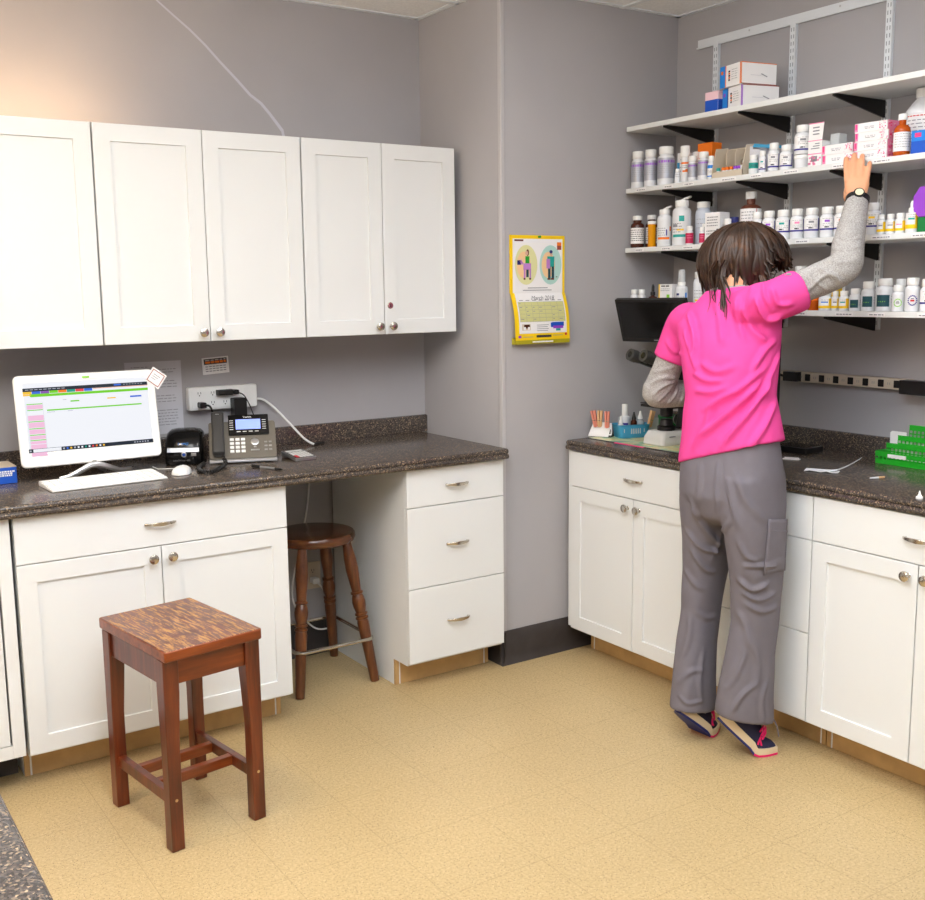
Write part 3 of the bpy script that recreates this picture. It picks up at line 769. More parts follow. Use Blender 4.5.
for k, (x, w_) in enumerate(((-.042, .02), (-.019, .014), (-.002, .017), (.018, .012), (.034, .009))): m.mi(2).box(x, x + w_, -.0048, -.0042, .010, .018, TG); m.mi(4).box(x, x + w_ * .9, -.0048, -.0042, .0205, .0235, TG)
for k in range(3):
    for j in range(6): m.mi(3).box(-.042 + j * .0145, -.031 + j * .0145, -.0040, -.0035, -.004 - .009 * k, -.001 - .009 * k, TG)
solo('business_card', m, ['paper_white', 'ink_dark', 'orange', 'ink_grey', 'paper_grey'], 'small white card with dark orange header on the wall above the power strip', 'card', (1.286, 0, 1.253), smooth=False)

# ------------------------------------------------------------------ wall calendar
t = thing('wall_calendar', 'yellow edged wall calendar hanging on the grey pier wall', 'calendar', (2.424, -D, 1.53))
mat('olive_yellow', (170, 160, 30), .6); mat('grid_khaki', (206, 204, 140), .8); mat('cal_yellow', (246, 206, 10), .6)
mat('lavender', (190, 130, 205), .7); mat('skin_print', (214, 170, 150), .7); mat('dusty_teal', (176, 214, 206), .8); mat('dusty_olive', (222, 220, 164), .8); mat('dusty_orange', (240, 200, 152), .8)
def halo(m, cx, cz, rx, rz, y, seg=28):
    m.add([(cx + rx * math.cos(2 * PI * k / seg), y, cz + rz * math.sin(2 * PI * k / seg)) for k in range(seg)], [tuple(range(seg))])
m = MB().mi(0).box(-.138, .138, -.004, -.0006, -.012, .214).mi(1).box(-.124, .126, -.0046, -.004, -.012, .200)
build('picture_page', m, ['cal_yellow', 'paper_white'], t, smooth=False)
m = MB()
for i, (cx, cc) in enumerate(((-.058, (0, 1)), (.065, (2, 1)))):
    m.mi(cc[0]); halo(m, cx, .098, .056, .078, -.0048); m.mi(cc[1]); halo(m, cx - .012, .098, .034, .052, -.0049)
# woman with a goat
Y = -.0052
m.mi(3).box(-.072, -.034, Y, -.005, .078, .104); m.add([(-.072, Y, .104), (-.08, Y, .098), (-.092, Y, .112), (-.084, Y, .12)], [(0, 1, 2, 3)]); m.mi(4).box(-.102, -.084, Y, -.005, .098, .116)
for x in (-.070, -.042): m.mi(3).box(x, x + .008, Y, -.005, .046, .08); m.mi(5).box(x - .001, x + .008, Y - .0001, -.005, .04, .047)
m.mi(6).box(-.062, -.042, Y, -.005, .104, .132); m.mi(7); halo(m, -.056, .144, .007, .009, Y); m.mi(5); halo(m, -.051, .146, .007, .013, Y + .0001); m.mi(8).box(-.058, -.046, Y, -.005, .05, .08)
# man with a cap
m.mi(9).box(.048, .084, Y, -.005, .09, .132); m.mi(7); halo(m, .068, .142, .007, .009, Y); m.mi(4); halo(m, .067, .150, .008, .007, Y - .0001); m.mi(3).box(.044, .062, Y - .0002, -.005, .084, .122)
for x in (.052, .070): m.mi(8).box(x, x + .013, Y, -.005, .045, .092); m.mi(5).box(x - .003, x + .013, Y - .0001, -.005, .039, .046)
m.mi(5).box(.092, .100, Y, -.005, .049, .052)
m.mi(10).box(.098, .120, Y, -.005, .158, .188); m.mi(11).box(.098, .120, Y - .0001, -.005, .174, .188); m.mi(5).box(-.116, -.072, Y, -.005, .190, .197)
m.mi(12).box(-.05, .05, Y, -.005, .006, .009).box(-.075, .07, Y, -.005, -.003, 0)
build('picture', m, ['dusty_olive', 'dusty_orange', 'dusty_teal', 'lavender', 'navy', 'brown_plastic', 'green', 'skin_print', 'dark_teal', 'teal', 'rust_red', 'orange', 'ink_grey'], t, smooth=False)
# lower page, curling forward
def sheet(m, x0, x1, s0, s1, dy=0., n=8):
    """strip of the curled month page; s runs 0 at the fold to 1 at the bottom"""
    def pt(x, s_): return (x + .008 * s_, -.006 - .024 * math.sin(min(1, s_ * 1.6) * PI * .5) - dy, -.012 - .186 * s_)
    p = []; f = []
    for k in range(n + 1):
        s_ = s0 + (s1 - s0) * k / n; p += [pt(x0, s_), pt(x1, s_)]
    for k in range(n): f.append((2 * k, 2 * k + 1, 2 * k + 3, 2 * k + 2))
    return m.add(p, f)
m = MB().mi(0); sheet(m, -.138, .138, 0, 1, 0); sheet(m, -.138, .138, 0, 1, -.0012)
m.mi(1); sheet(m, -.118, .122, .0, .86, .0006); m.mi(2); sheet(m, -.112, .116, .19, .61, .0010)
m.mi(3)
for k in range(8): x = -.112 + 228e-3 * k / 7; sheet(m, x - .0004, x + .0004, .19, .61, .0013)
for k in range(6): s_ = .19 + .42 * k / 5; sheet(m, -.112, .116, s_ - .002, s_ + .002, .0013, 1)
for k in range(7): sheet(m, -.104 + .0325 * k, -.085 + .0325 * k, .15, .165, .0010, 1)
for r in range(5):
    for k in range(7):
        if random.random() < .5: x = -.108 + .0325 * k; sheet(m, x, x + .006 + .012 * random.random(), .215 + .084 * r, .228 + .084 * r, .0014, 1)
for k in range(4): sheet(m, -.030, .03 - .005 * (k % 2), .68 + .04 * k, .692 + .04 * k, .001, 1)
m.mi(4); sheet(m, -.104, -.062, .66, .79, .0010, 2); m.mi(5); sheet(m, -.094, -.066, .67, .75, .0013, 2); m.mi(1); sheet(m, -.098, -.086, .72, .78, .0015, 1); sheet(m, -.076, -.066, .72, .78, .0015, 1)
m.mi(6); sheet(m, .048, .108, .63, .72, .001, 2); m.mi(7); sheet(m, .052, .104, .71, .77, .0012, 2); m.mi(8); sheet(m, .066, .09, .77, .82, .0012, 1); m.mi(6); sheet(m, .04, .052, .64, .74, .0014, 1)
m.mi(9); sheet(m, -.034, .042, .90, .95, .001, 1); m.mi(7); sheet(m, -.124, -.110, .9, .95, .001, 1); m.mi(10); sheet(m, .112, .122, .87, .92, .001, 1)
m.mi(3); sheet(m, -.10, -.05, .93, .94, .001, 1); sheet(m, .05, .10, .91, .92, .001, 1)
build('month_page', m, ['cal_yellow', 'paper_white', 'grid_khaki', 'ink_grey', 'cardboard', 'brown_glass', 'blue', 'purple', 'teal', 'ink_dark', 'red'], t, smooth=False)
m = MB(); text_mb(m, 'March 2018', .024, (-.044, -.0185, -.040), (1, 0, 0), (0, -.12, 1)); build('month_name', m, 'ink_grey', t, smooth=False)
m = MB().mi(0).prism([(-.002, -.188), (-.0295, -.197), (-.029, -.214), (-.002, -.214)], -.128, .146, 'x')
for k in range(16): m.mi(1).box(-.045 + .0066 * k, -.040 + .0066 * k, -.0302, -.0292, -.209, -.203)
build('bottom_board', m, ['olive_yellow', 'paper_white'], t, smooth=False)
build('push_pin', MB().tube([(.004, -.003, .208), (.004, -.012, .208), (.004, -.016, .208)], [.003, .004, .005], 12), 'green', t)
# ------------------------------------------------------------------ shelving on the right wall
SF = 2.881                                             # shelf front
SZ = {1: 2.1898, 2: 1.9407, 3: 1.6976, 4: 1.4471}      # shelf tops
mat('slot_grey', (150, 154, 160), .6)
STD = (-.815, -1.20, -1.61)
nm = {1: 'topmost long white wall shelf carrying only a few boxes', 2: 'second white wall shelf from the top, where the hand reaches', 3: 'third white wall shelf from the top, behind the bowed head', 4: 'lowest white wall shelf, above the long power strip'}
random.seed(11)
for k, z in SZ.items():
    t = thing('wall_shelf', nm[k], 'shelf', (3.03, -2.0, z), 0, 'long shelves on the right wall')
    build('board', MB().box(SF, XR - .030, -3.2, -.600, z - .019, z), 'shelf_white', t, world=True, bevel=.001)
    if k > 1:
        y = -.66
        while y > -2.2:
            w_ = .045 + .03 * random.random()
            m = MB(); m.mi(0).box(SF - .0008, SF - .0001, y - w_, y, z - .0165, z - .004)
            x = y - .006
            while x > y - w_ + .008: b_ = .004 + .01 * random.random(); m.mi(1).box(SF - .0012, SF - .0008, max(x - b_, y - w_ + .005), x, z - .0125, z - .009); x -= b_ + .003
            y -= w_ + .05 + .09 * random.random()
            build('shelf_tag', m, ['paper_white', 'ink_grey'], t, world=True, smooth=False)
t = thing('hanging_rail', 'white metal top rail holding the shelf uprights high on the wall', 'rail', (XR, -1.6, 2.528))
m = MB().box(XR - .006, XR - .0005, -2.9, -.7067, 2.512, 2.545).box(XR - .014, XR - .006, -2.9, -.7067, 2.508, 2.514)
build('rail', m, 'white_metal', t, world=True, bevel=.001)
for y in (-.98, -1.40, -1.80):
    M2 = Matrix.Translation((XR - .006, y, 2.532)) @ Matrix.Rotation(-PI / 2, 4, 'Y')
    build('screw', MB().lathe([(.004, 0), (.003, .0015)], M=M2, seg=10), 'silver', t, world=True)
sl = ['slotted white upright nearest the room corner', 'slotted white upright behind the reaching arm', 'slotted white upright nearest the purple container']
brn = ['left', 'middle', 'right']; shn = {1: 'topmost shelf', 2: 'second shelf', 3: 'third shelf', 4: 'lowest shelf'}
for i, y in enumerate(STD):
    t = thing('shelf_upright', sl[i], 'upright', (XR, y, 1.37), 0, 'shelf uprights')
    build('channel', MB().box(XR - .016, XR - .0005, y - .0125, y - .0105, 1.373, 2.515).box(XR - .016, XR - .0005, y + .0105, y + .0125, 1.373, 2.515).box(XR - .016, XR - .014, y - .0105, y + .0105, 1.373, 2.515), 'white_metal', t, world=True)
    m = MB(); z = 1.39
    while z < 2.50:
        for s in (-.0055, .0055): m.box(XR - .0166, XR - .016, y + s - .0016, y + s + .0016, z, z + .014)
        z += .0254
    build('slots', m, 'slot_grey', t, world=True, smooth=False)
    for k, z in SZ.items():
        b = thing('shelf_bracket', f'black tapered bracket under the {shn[k]}, on the {("upright nearest the room corner", "upright behind the reaching arm", "upright nearest the purple container")[i]}', 'bracket', (XR - .017, y, z - .0195), 0, 'black shelf brackets')
        m = MB().prism([(-.283, -.0005), (-.283, -.008), (-.27, -.010), (-.006, -.058), (0, -.058), (0, -.0005)], -.0035, .0035, 'y')
        m.box(-.27, -.01, -.008, .008, -.002, -.0003)
        build('arm', m, 'bracket_black', b)

# ------------------------------------------------------------------ bottles
def patches(m, r, h, specs, view=222):
    """flat printed areas wrapped round the bottle: (z0, z1, a0, a1, material slot) z as fractions, angles from the label centre"""
    for z0, z1, a0, a1, mi_ in specs:
        m.mi(mi_); n = max(2, int(abs(a1 - a0) / 12)); p = []; f = []
        rr = r + .0004 + .0002 * (mi_ > 0)
        for k in range(n + 1):
            a = math.radians(view + a0 + (a1 - a0) * k / n); p += [(rr * math.cos(a), rr * math.sin(a), z0 * h), (rr * math.cos(a), rr * math.sin(a), z1 * h)]
        for k in range(n): f.append((2 * k, 2 * k + 2, 2 * k + 3, 2 * k + 1))
        m.add(p, f)
    return m
def textlines(z1, n, a0, a1, slot, gap=.05, th=.018):
    out = []
    for k in range(n):
        a = a0
        while a < a1 - 6:
            w_ = 6 + 16 * random.random(); out.append((z1 - gap * k - th, z1 - gap * k, a, min(a + w_, a1), slot)); a += w_ + 5
    return out
def pill_body(r, h, neck=.74, sh=.13, capf=.2):
    zc = h * (1 - capf); zs = zc - h * .02
    return [(r * .9, 0), (r * .98, .0015), (r, .004), (r, zs - h * sh), (r * .97, zs - h * sh * .55), (r * .86, zs - h * sh * .2), (r * neck, zs), (r * neck, zc + .002)], zc
def cap_prof(rc, z0, z1): return [(rc * .97, z0 + .0004), (rc, z0 + .0015), (rc, z1 - .003), (rc * .95, z1 - .0006), (rc * .8, z1)]
P_ = ['paper_white', 'indigo', 'purple', 'teal', 'orange', 'ink_grey', 'ink_dark', 'yellow', 'silver_label', 'bright_blue', 'dark_teal', 'crimson', 'pink', 'navy', 'lime', 'red']
S_ = {n: i for i, n in enumerate(P_)}
random.seed(5)
def spec(kind, var):
    t = []
    if kind == 'silver':
        t = [(.17, .70, -130, 130, S_['silver_label'])] + [(.575, .64, -70 + 22 * k, -52 + 22 * k, S_['purple']) for k in range(7)] + textlines(.53, 5, -60, 60, S_['ink_grey'], .05, .012)
    elif kind == 'tube': t = [(.50, .55, -60, 60, S_['orange']), (.28, .33, -30, 50, S_['orange']), (.33, .36, 10, 60, S_['orange'])] + textlines(.46, 2, -50, 40, S_['ink_grey'])
    elif kind == 'bluemini': t = [(.1, .62, -120, 120, 0), (.46, .6, -90, 90, S_['bright_blue']), (.1, .15, -90, 90, S_['bright_blue']), (.1, .62, 60, 80, S_['bright_blue'])] + textlines(.38, 3, -50, 50, S_['ink_grey'])
    elif kind == 'tealmini': t = [(.28, .58, -75, 60, S_['teal']), (.34, .5, -50, 40, S_['dark_teal'])]
    elif kind in ('purp', 'p'):
        lo, hi = (.14, .62) if kind == 'purp' else (.24, .66)
        t = [(lo, hi, -115, 62, 0), (lo, lo + .055, -115, 58, S_['indigo']), (lo, hi, 46, 58, S_['indigo'])]
        cc = ('teal', 'pink', 'ink_grey', 'purple', 'orange', 'yellow', 'bright_blue')[var % 7]
        t += [(hi - .16, hi - .09, -30, 10, S_[cc])] + textlines(hi - .04, 1, -50, 40, S_['ink_grey'], .05, .012) + textlines(hi - .20, 2, -45, 40, S_['ink_grey'], .06, .014) + [(lo + .075, lo + .12, -30, 5, S_['ink_dark'])]
        if kind == 'p' and var % 3 == 0: t += [(lo + .06, hi - .06, 66, 78, S_['ink_dark'])]
    elif kind in ('y', 'yd'):
        t = [(.12, .62, -115, 60, 0), (.12, .25, -115, 60, S_['yellow']), (.12, .62, 16, 60, S_['yellow'])]
        t += [(.40, .46, -50, 10, S_[('teal', 'pink', 'ink_grey', 'bright_blue')[var % 4]])] + textlines(.56, 2, -50, 20, S_['ink_grey'], .06, .015)
    elif kind == 't': t = [(.14, .5, -62, 22, S_['dark_teal'])] + [(.36, .40, -48, 8, 0), (.28, .31, -48, -5, S_['lime']), (.2, .23, -44, 0, 0)] + textlines(.46, 3, 34, 66, S_['ink_grey'], .09, .015)
    elif kind == 'l':
        t = []
        for k in range(16):
            a = 2 * PI * k / 16; t.append((.33 + .14 * math.sin(a) - .016, .33 + .14 * math.sin(a) + .016, -6 + 32 * math.cos(a) - 6, -6 + 32 * math.cos(a) + 6, S_['indigo' if var % 2 else 'lime']))
        t += [(.30, .35, -22, 8, S_['red' if var % 2 else 'ink_grey']), (.37, .40, -18, 4, S_['ink_grey'])]
    elif kind == 'brown': t = [(.13, .62, -125, 118, 0)] + textlines(.56, 6, -70, 80, S_['ink_dark'], .065, .02)
    elif kind == 'amber': t = [(.11, .56, -100, 92, 0)] + textlines(.52, 6, -60, 70, S_['ink_grey'], .06, .012)
    elif kind == 'flip':
        c2 = 'orange' if var == 0 else 'teal'
        t = [(.18, .24, -55, 45, S_[c2])] + textlines(.48, 4, -55, 10, S_['ink_grey'], .06, .016) + ([(.28, .44, 15, 24, S_['indigo']), (.40, .52, 44, 60, S_['orange'])] if var == 0 else [(.52, .64, -10, 22, S_['teal']), (.32, .36, -25, 20, S_['yellow']), (.4, .46, -58, -20, S_['ink_grey'])])
    elif kind == 'grey': t = [(.15, .75, -120, 110, S_['silver_label'])] if False else textlines(.6, 3, -50, 50, S_['ink_grey'], .1, .01)
    elif kind in ('red', 'red2'): t = [(.08, .62, -150, 150, S_['crimson'])] + textlines(.5, 2, -50, 40, S_['pink'], .12, .03)
    elif kind == 'navy': t = [(.1, .6, -120, 120, 0)]
    elif kind == 'peroxide': t = [(.1, .66, -100, 96, 0), (.1, .66, 30, 34, S_['red'])] + textlines(.6, 8, -60, 26, S_['ink_grey'], .06, .016) + textlines(.58, 6, 42, 86, S_['ink_grey'], .07, .014)
    elif kind == 'drop': t = [(.1, .42, -120, 120, 0)] + textlines(.36, 3, -60, 60, S_['ink_grey'], .08, .02)
    elif kind == 'pump': t = [(.15, .22, -50, 20, S_['navy']), (.25, .6, 38, 58, S_['bright_blue']), (.10, .3, 40, 62, S_['teal']), (.5, .58, -50, -20, S_['navy'])] + textlines(.45, 3, -50, 30, S_['ink_grey'], .06, .015)
    elif kind == 'jug': t = [(.15, .62, -100, 70, 0), (.588, .603, -70, 30, S_['red'])] + textlines(.54, 7, -60, 50, S_['ink_grey'], .05, .012)
    elif kind == 'w': t = textlines(.5, 3, -50, 40, S_['ink_grey'], .09, .014) + [(.2, .25, -40, 30, S_['yellow' if var % 2 else 'ink_grey'])]
    elif kind == 'mini': t = textlines(.6, 2, -60, 60, S_['ink_grey'], .14, .03)
    return t
def bottle(kind, shelf, x, y, r, h, label, cat='bottle', group=None, var=0, z0=0.0):
    t = thing({'tub': 'pill_tub', 'vial': 'pill_vial', 'amb': 'pill_tub', 'jug': 'jug_bottle', 'drop': 'dropper_bottle', 'pump': 'pump_bottle'}.get(kind, 'pill_bottle'), label, cat, (x, y, SZ[shelf] + z0 + .0004), math.radians(random.uniform(-7, 7)), group)
    bmat, cmat = 'bottle_white', 'white_plastic'
    if kind in ('brown', 'drop'): bmat = 'brown_glass'
    if kind == 'amber': bmat = 'amber'
    if kind == 'peroxide': bmat = 'brown_plastic'
    if kind == 'vial': bmat = 'amber_yellow'
    if kind == 'amb': bmat = 'amber'; cmat = 'orange'
    if kind == 'grey': bmat = 'bottle_grey'
    if kind == 'navy': cmat = 'navy'
    if kind == 'drop': cmat = 'black_plastic'
    lab_r = r
    if kind in ('vial', 'tub', 'amb'):
        capf = {'vial': .13, 'tub': .30, 'amb': .26}[kind]; zc = h * (1 - capf)
        build('body', MB().lathe([(r * .86, 0), (r * .9, .002), (r * .92, zc), (r * .8, zc + .001)], seg=28), bmat, t)
        build('cap', MB().lathe(cap_prof(r, zc, h), seg=28), cmat, t)
        return t
    if kind in ('brown', 'amber', 'peroxide', 'drop'):
        nk = .62 if kind == 'brown' else .42; capf = .14 if kind == 'brown' else .15
        if kind == 'drop': capf = .45
        zc = h * (1 - capf); zs = zc - h * (.07 if kind == 'brown' else .10)
        zsh = zs - h * (.10 if kind != 'amber' else .16)
        if kind == 'drop': zs = zc - .004; zsh = zs - h * .07
        prof = [(r * .9, 0), (r, .004), (r, zsh), (r * .93, zsh + (zs - zsh) * .45), (r * .7, zsh + (zs - zsh) * .85), (r * nk, zs), (r * nk, zc + .002)]
        build('body', MB().lathe(prof, seg=28), bmat, t)
        rc = r * (nk + .12)
        if kind == 'drop':
            c = MB().lathe([(rc, zc), (rc, zc + h * .14), (rc * .6, zc + h * .15), (rc * .62, zc + h * .36), (rc * .3, h), (.001, h)], seg=20)
        else: c = MB().lathe(cap_prof(rc, zc, h), seg=28)
        build('cap', c, cmat, t)
    elif kind == 'jug':
        zc = h * .885
        prof = [(r * .92, 0), (r, .006), (r, h * .60), (r * .985, h * .61), (r, h * .62), (r, h * .655), (r * .9, h * .70), (r * .62, h * .79), (r * .36, h * .86), (r * .33, zc)]
        build('body', MB().lathe(prof, seg=36), bmat, t); build('cap', MB().lathe(cap_prof(r * .42, zc - .004, h), seg=28), cmat, t)
    elif kind == 'flip':
        prof, zc = pill_body(r, h, .66, .12, .16); build('body', MB().lathe(prof, seg=32), bmat, t)
        c = build('cap', MB().lathe(cap_prof(r * .72, zc, h - .004), seg=28), cmat, t)
        M2 = Matrix.Translation((r * .3, -r * .3, h - .002)) @ Matrix.Rotation(math.radians(48), 4, 'Z') @ Matrix.Rotation(math.radians(-22), 4, 'X')
        build('flip_lid', MB().lathe([(r * .62, 0), (r * .66, .001), (r * .66, .006), (r * .58, .008)], seg=24, M=M2), cmat, c)
    elif kind == 'pump':
        prof, zc = pill_body(r, h, .62, .10, .13); build('body', MB().lathe(prof, seg=28), bmat, t)
        c = build('collar', MB().lathe(cap_prof(r * .66, zc, h), seg=24), cmat, t)
        build('nozzle', MB().tube([(0, 0, h), (0, 0, h + .030), (0, 0, h + .040)], [.006, .005, .002], 12), 'silver', c)
        build('clear_cap', MB().lathe([(r * .6, h + .0005), (r * .56, h + .04), (r * .42, h + .049), (.001, h + .050)], seg=24), 'clear_plastic', t)
    elif kind == 'tube':
        zc = h * .70
        build('body', MB().lathe([(r * .82, 0), (r * .84, .003), (r * .84, zc)], seg=28), bmat, t); build('cap', MB().lathe(cap_prof(r, zc, h), seg=28), cmat, t); lab_r = r * .84
    elif kind == 'yd':
        prof, zc = pill_body(r, h * .68, .5, .16, .04); build('body', MB().lathe(prof, seg=28), bmat, t)
        build('cap', MB().lathe([(r * .62, zc), (r * .60, zc + h * .12), (r * .34, zc + h * .14), (r * .36, zc + h * .26), (r * .2, h)], seg=24), cmat, t)
    else:
        capf = min(.24, .024 / h) if kind != 'silver' else min(.22, .030 / h)
        prof, zc = pill_body(r, h, .70 if kind != 'silver' else .72, .14, capf)
        build('body', MB().lathe(prof, seg=32), bmat, t); build('cap', MB().lathe(cap_prof(r * (.80 if kind != 'silver' else .83), zc, h), seg=32), cmat, t)
    sp = spec(kind, var)
    if sp: build('label', patches(MB(), lab_r, h, sp), P_, t, smooth=True)
    return t
G2, G3, G4 = 'medicine bottles on the second shelf', 'medicine bottles on the third shelf', 'medicine bottles on the lowest shelf'
rows = [
 (2, 2.921, -.629, .0281, .150, 'silver', 0, 'silver labelled white bottle standing against the pier wall on the second shelf'),
 (2, 2.920, -.705, .0266, .149, 'silver', 0, 'middle one of the three tall silver labelled white bottles on the second shelf'),
 (2, 2.927, -.786, .0343, .152, 'silver', 0, 'widest of the three tall silver labelled white bottles, second shelf'),
 (2, 2.904, -.873, .0109, .056, 'mini', 0, 'tiny white bottle between the widest silver labelled bottle and the tube with orange marks'),
 (2, 2.912, -.906, .0187, .141, 'tube', 0, 'slender tall white tube bottle with orange marks on the second shelf'),
 (2, 2.912, -.947, .0189, .098, 'silver', 0, 'small narrow silver labelled bottle right beside the orange marked tube bottle'),
 (2, 2.915, -1.001, .0222, .108, 'silver', 0, 'small wider silver labelled bottle in front of the orange box'),
 (2, 2.906, -1.048, .0134, .087, 'bluemini', 0, 'slim white bottle with bright blue label next to the cardboard vial tray'),
 (2, 2.911, -1.252, .0178, .069, 'tealmini', 0, 'short white bottle with teal label in front of the blue edged dispenser box'),
 (2, 2.907, -1.297, .0136, .078, 'purp', 0, 'smallest of three white bottles with purple edged labels, second shelf'),
 (2, 2.914, -1.342, .0207, .101, 'purp', 2, 'taller middle one of three white bottles with purple edged labels, second shelf'),
 (2, 2.916, -1.396, .0231, .088, 'purp', 2, 'rightmost of three white bottles with purple edged labels, second shelf'),
 (2, 2.921, -1.460, .0276, .046, 'tub', 0, 'low white tub underneath the stacked big pill bottle, second shelf'),
 (2, 2.920, -1.849, .0256, .132, 'amber', 0, 'reddish amber bottle with white cap and white label beside the pink boxes'),
 (2, 3.050, -1.832, .0540, .225, 'jug', 0, 'large white jug bottle at the right end of the second shelf'),
 (3, 2.921, -.630, .0275, .132, 'brown', 0, 'brown glass bottle with white cap at the left end of the third shelf'),
 (3, 2.974, -.660, .0251, .135, 'brown', 0, 'brown glass bottle behind the amber vial on the third shelf'),
 (3, 2.911, -.727, .0180, .105, 'vial', 0, 'yellow amber pharmacy vial with white cap on the third shelf'),
 (3, 2.923, -.787, .0300, .152, 'flip', 0, 'white bottle with orange stripe and flipped open lid'),
 (3, 2.934, -.872, .0370, .182, 'flip', 1, 'big white bottle with teal stripe and flipped open lid'),
 (3, 2.985, -.940, .0320, .169, 'grey', 0, 'tall pale grey bottle behind the small red labelled bottle'),
 (3, 2.909, -.940, .0150, .074, 'red', 0, 'small bottle with crimson label in front of the pale grey bottle'),
 (3, 2.946, -.985, .0138, .081, 'red2', 0, 'dark red labelled small bottle partly behind another red one'),
 (3, 2.905, -1.012, .0117, .066, 'red', 1, 'smallest crimson labelled bottle, left of the white carton'),
 (3, 2.910, -1.135, .0165, .090, 'w', 0, 'small white bottle just left of the hair, right of the white carton'),
 (3, 2.960, -1.122, .0210, .098, 'navy', 0, 'white tub with navy blue lid behind the small white bottle'),
 (3, 2.990, -1.176, .0388, .190, 'peroxide', 0, 'large brown plastic bottle with white cap right above the hair'),
 (3, 2.913, -1.275, .0200, .106, 'p', 2, 'narrow white pill bottle just right of the large brown plastic bottle'),
 (3, 2.917, -1.327, .0237, .106, 'p', 3, 'white pill bottle with barcode on its purple edged label above the hair'),
 (3, 2.920, -1.389, .0265, .106, 'p', 0, 'white pill bottle with a teal mark on its purple edged label'),
 (3, 2.917, -1.452, .0239, .105, 'p', 1, 'white pill bottle with a pink mark on its purple edged label, third shelf'),
 (3, 2.919, -1.513, .0258, .104, 'p', 2, 'white pill bottle with plain purple edged label left of the barcode by the forearm'),
 (3, 2.917, -1.579, .0241, .103, 'p', 3, 'white pill bottle with violet mark left of the raised forearm'),
 (3, 2.917, -1.636, .0238, .103, 'p', 4, 'white pill bottle with orange mark touching the raised forearm, left side'),
 (3, 2.917, -1.695, .0235, .102, 'p', 6, 'white pill bottle mostly hidden behind the raised forearm'),
 (3, 2.921, -1.753, .0275, .104, 'p', 5, 'biggest white pill bottle right of the raised forearm, yellow mark'),
 (3, 2.907, -1.798, .0139, .063, 'y', 2, 'leftmost of the short yellow labelled bottles on the third shelf'),
 (3, 2.908, -1.831, .0146, .063, 'y', 2, 'middle one of the short yellow labelled bottles on the third shelf'),
 (3, 2.909, -1.866, .0161, .064, 'y', 1, 'short yellow labelled bottle with pink mark, third shelf'),
 (3, 2.912, -1.904, .0185, .100, 'yd', 0, 'taller yellow labelled dropper bottle beside the purple container'),
 (4, 2.910, -.629, .0169, .078, 'w', 0, 'small white bottle nearest the pier wall behind the tilted monitor'),
 (4, 2.910, -.674, .0168, .078, 'w', 2, 'second small white bottle from the pier wall behind the tilted monitor'),
 (4, 2.912, -.737, .0186, .098, 'drop', 0, 'dark dropper bottle with white label behind the tilted monitor'),
 (4, 2.960, -.735, .0125, .096, 'drop', 0, 'dark dropper bottle half hidden behind another dropper bottle'),
 (4, 2.917, -.895, .0241, .106, 'pump', 0, 'white bottle with clear domed pump cap on the lowest shelf'),
 (4, 2.965, -.945, .0240, .145, 'w', 1, 'tall white bottle beside the clear capped pump bottle, lowest shelf'),
 (4, 2.975, -1.430, .0253, .157, 'w', 0, 'tall white bottle half hidden behind the grey sleeve, lowest shelf'),
 (4, 2.916, -1.534, .0211, .046, 'amb', 0, 'low amber tub with orange lid under the raised sleeve'),
 (4, 2.917, -1.585, .0230, .067, 'y', 3, 'leftmost yellow labelled white bottle on the lowest shelf'),
 (4, 2.915, -1.626, .0121, .067, 'y', 2, 'narrow yellow labelled bottle between two wider ones, lowest shelf'),
 (4, 2.911, -1.665, .0171, .067, 'y', 0, 'yellow labelled white bottle next to the smallest dark teal labelled one'),
 (4, 2.912, -1.708, .0194, .075, 't', 0, 'smallest dark teal labelled white bottle, lowest shelf'),
 (4, 2.916, -1.755, .0228, .098, 't', 0, 'middle dark teal labelled white bottle, lowest shelf'),
 (4, 2.923, -1.812, .0292, .107, 't', 0, 'largest dark teal labelled white bottle, lowest shelf'),
 (4, 2.978, -1.832, .0199, .105, 'w', 2, 'white bottle behind the one with the green round emblem'),
 (4, 2.913, -1.869, .0200, .085, 'l', 0, 'white bottle with round green emblem on the lowest shelf'),
 (4, 2.916, -1.917, .0228, .108, 'l', 1, 'white bottle with round blue and red emblem on the lowest shelf'),
 (4, 2.914, -1.968, .0190, .103, 'p', 0, 'white bottle at the right edge of the lowest shelf'),
]
for s, x, y, r, h, k, v, lb in rows:
    bottle(k, s, x, y, r, h, lb, 'bottle' if k not in ('tub', 'amb') else 'tub', {2: G2, 3: G3, 4: G4}[s], v)
bottle('purp', 2, 2.921, -1.461, .0280, .101, 'big white pill bottle stacked on a low white tub, second shelf', 'bottle', G2, 2, z0=.0468)

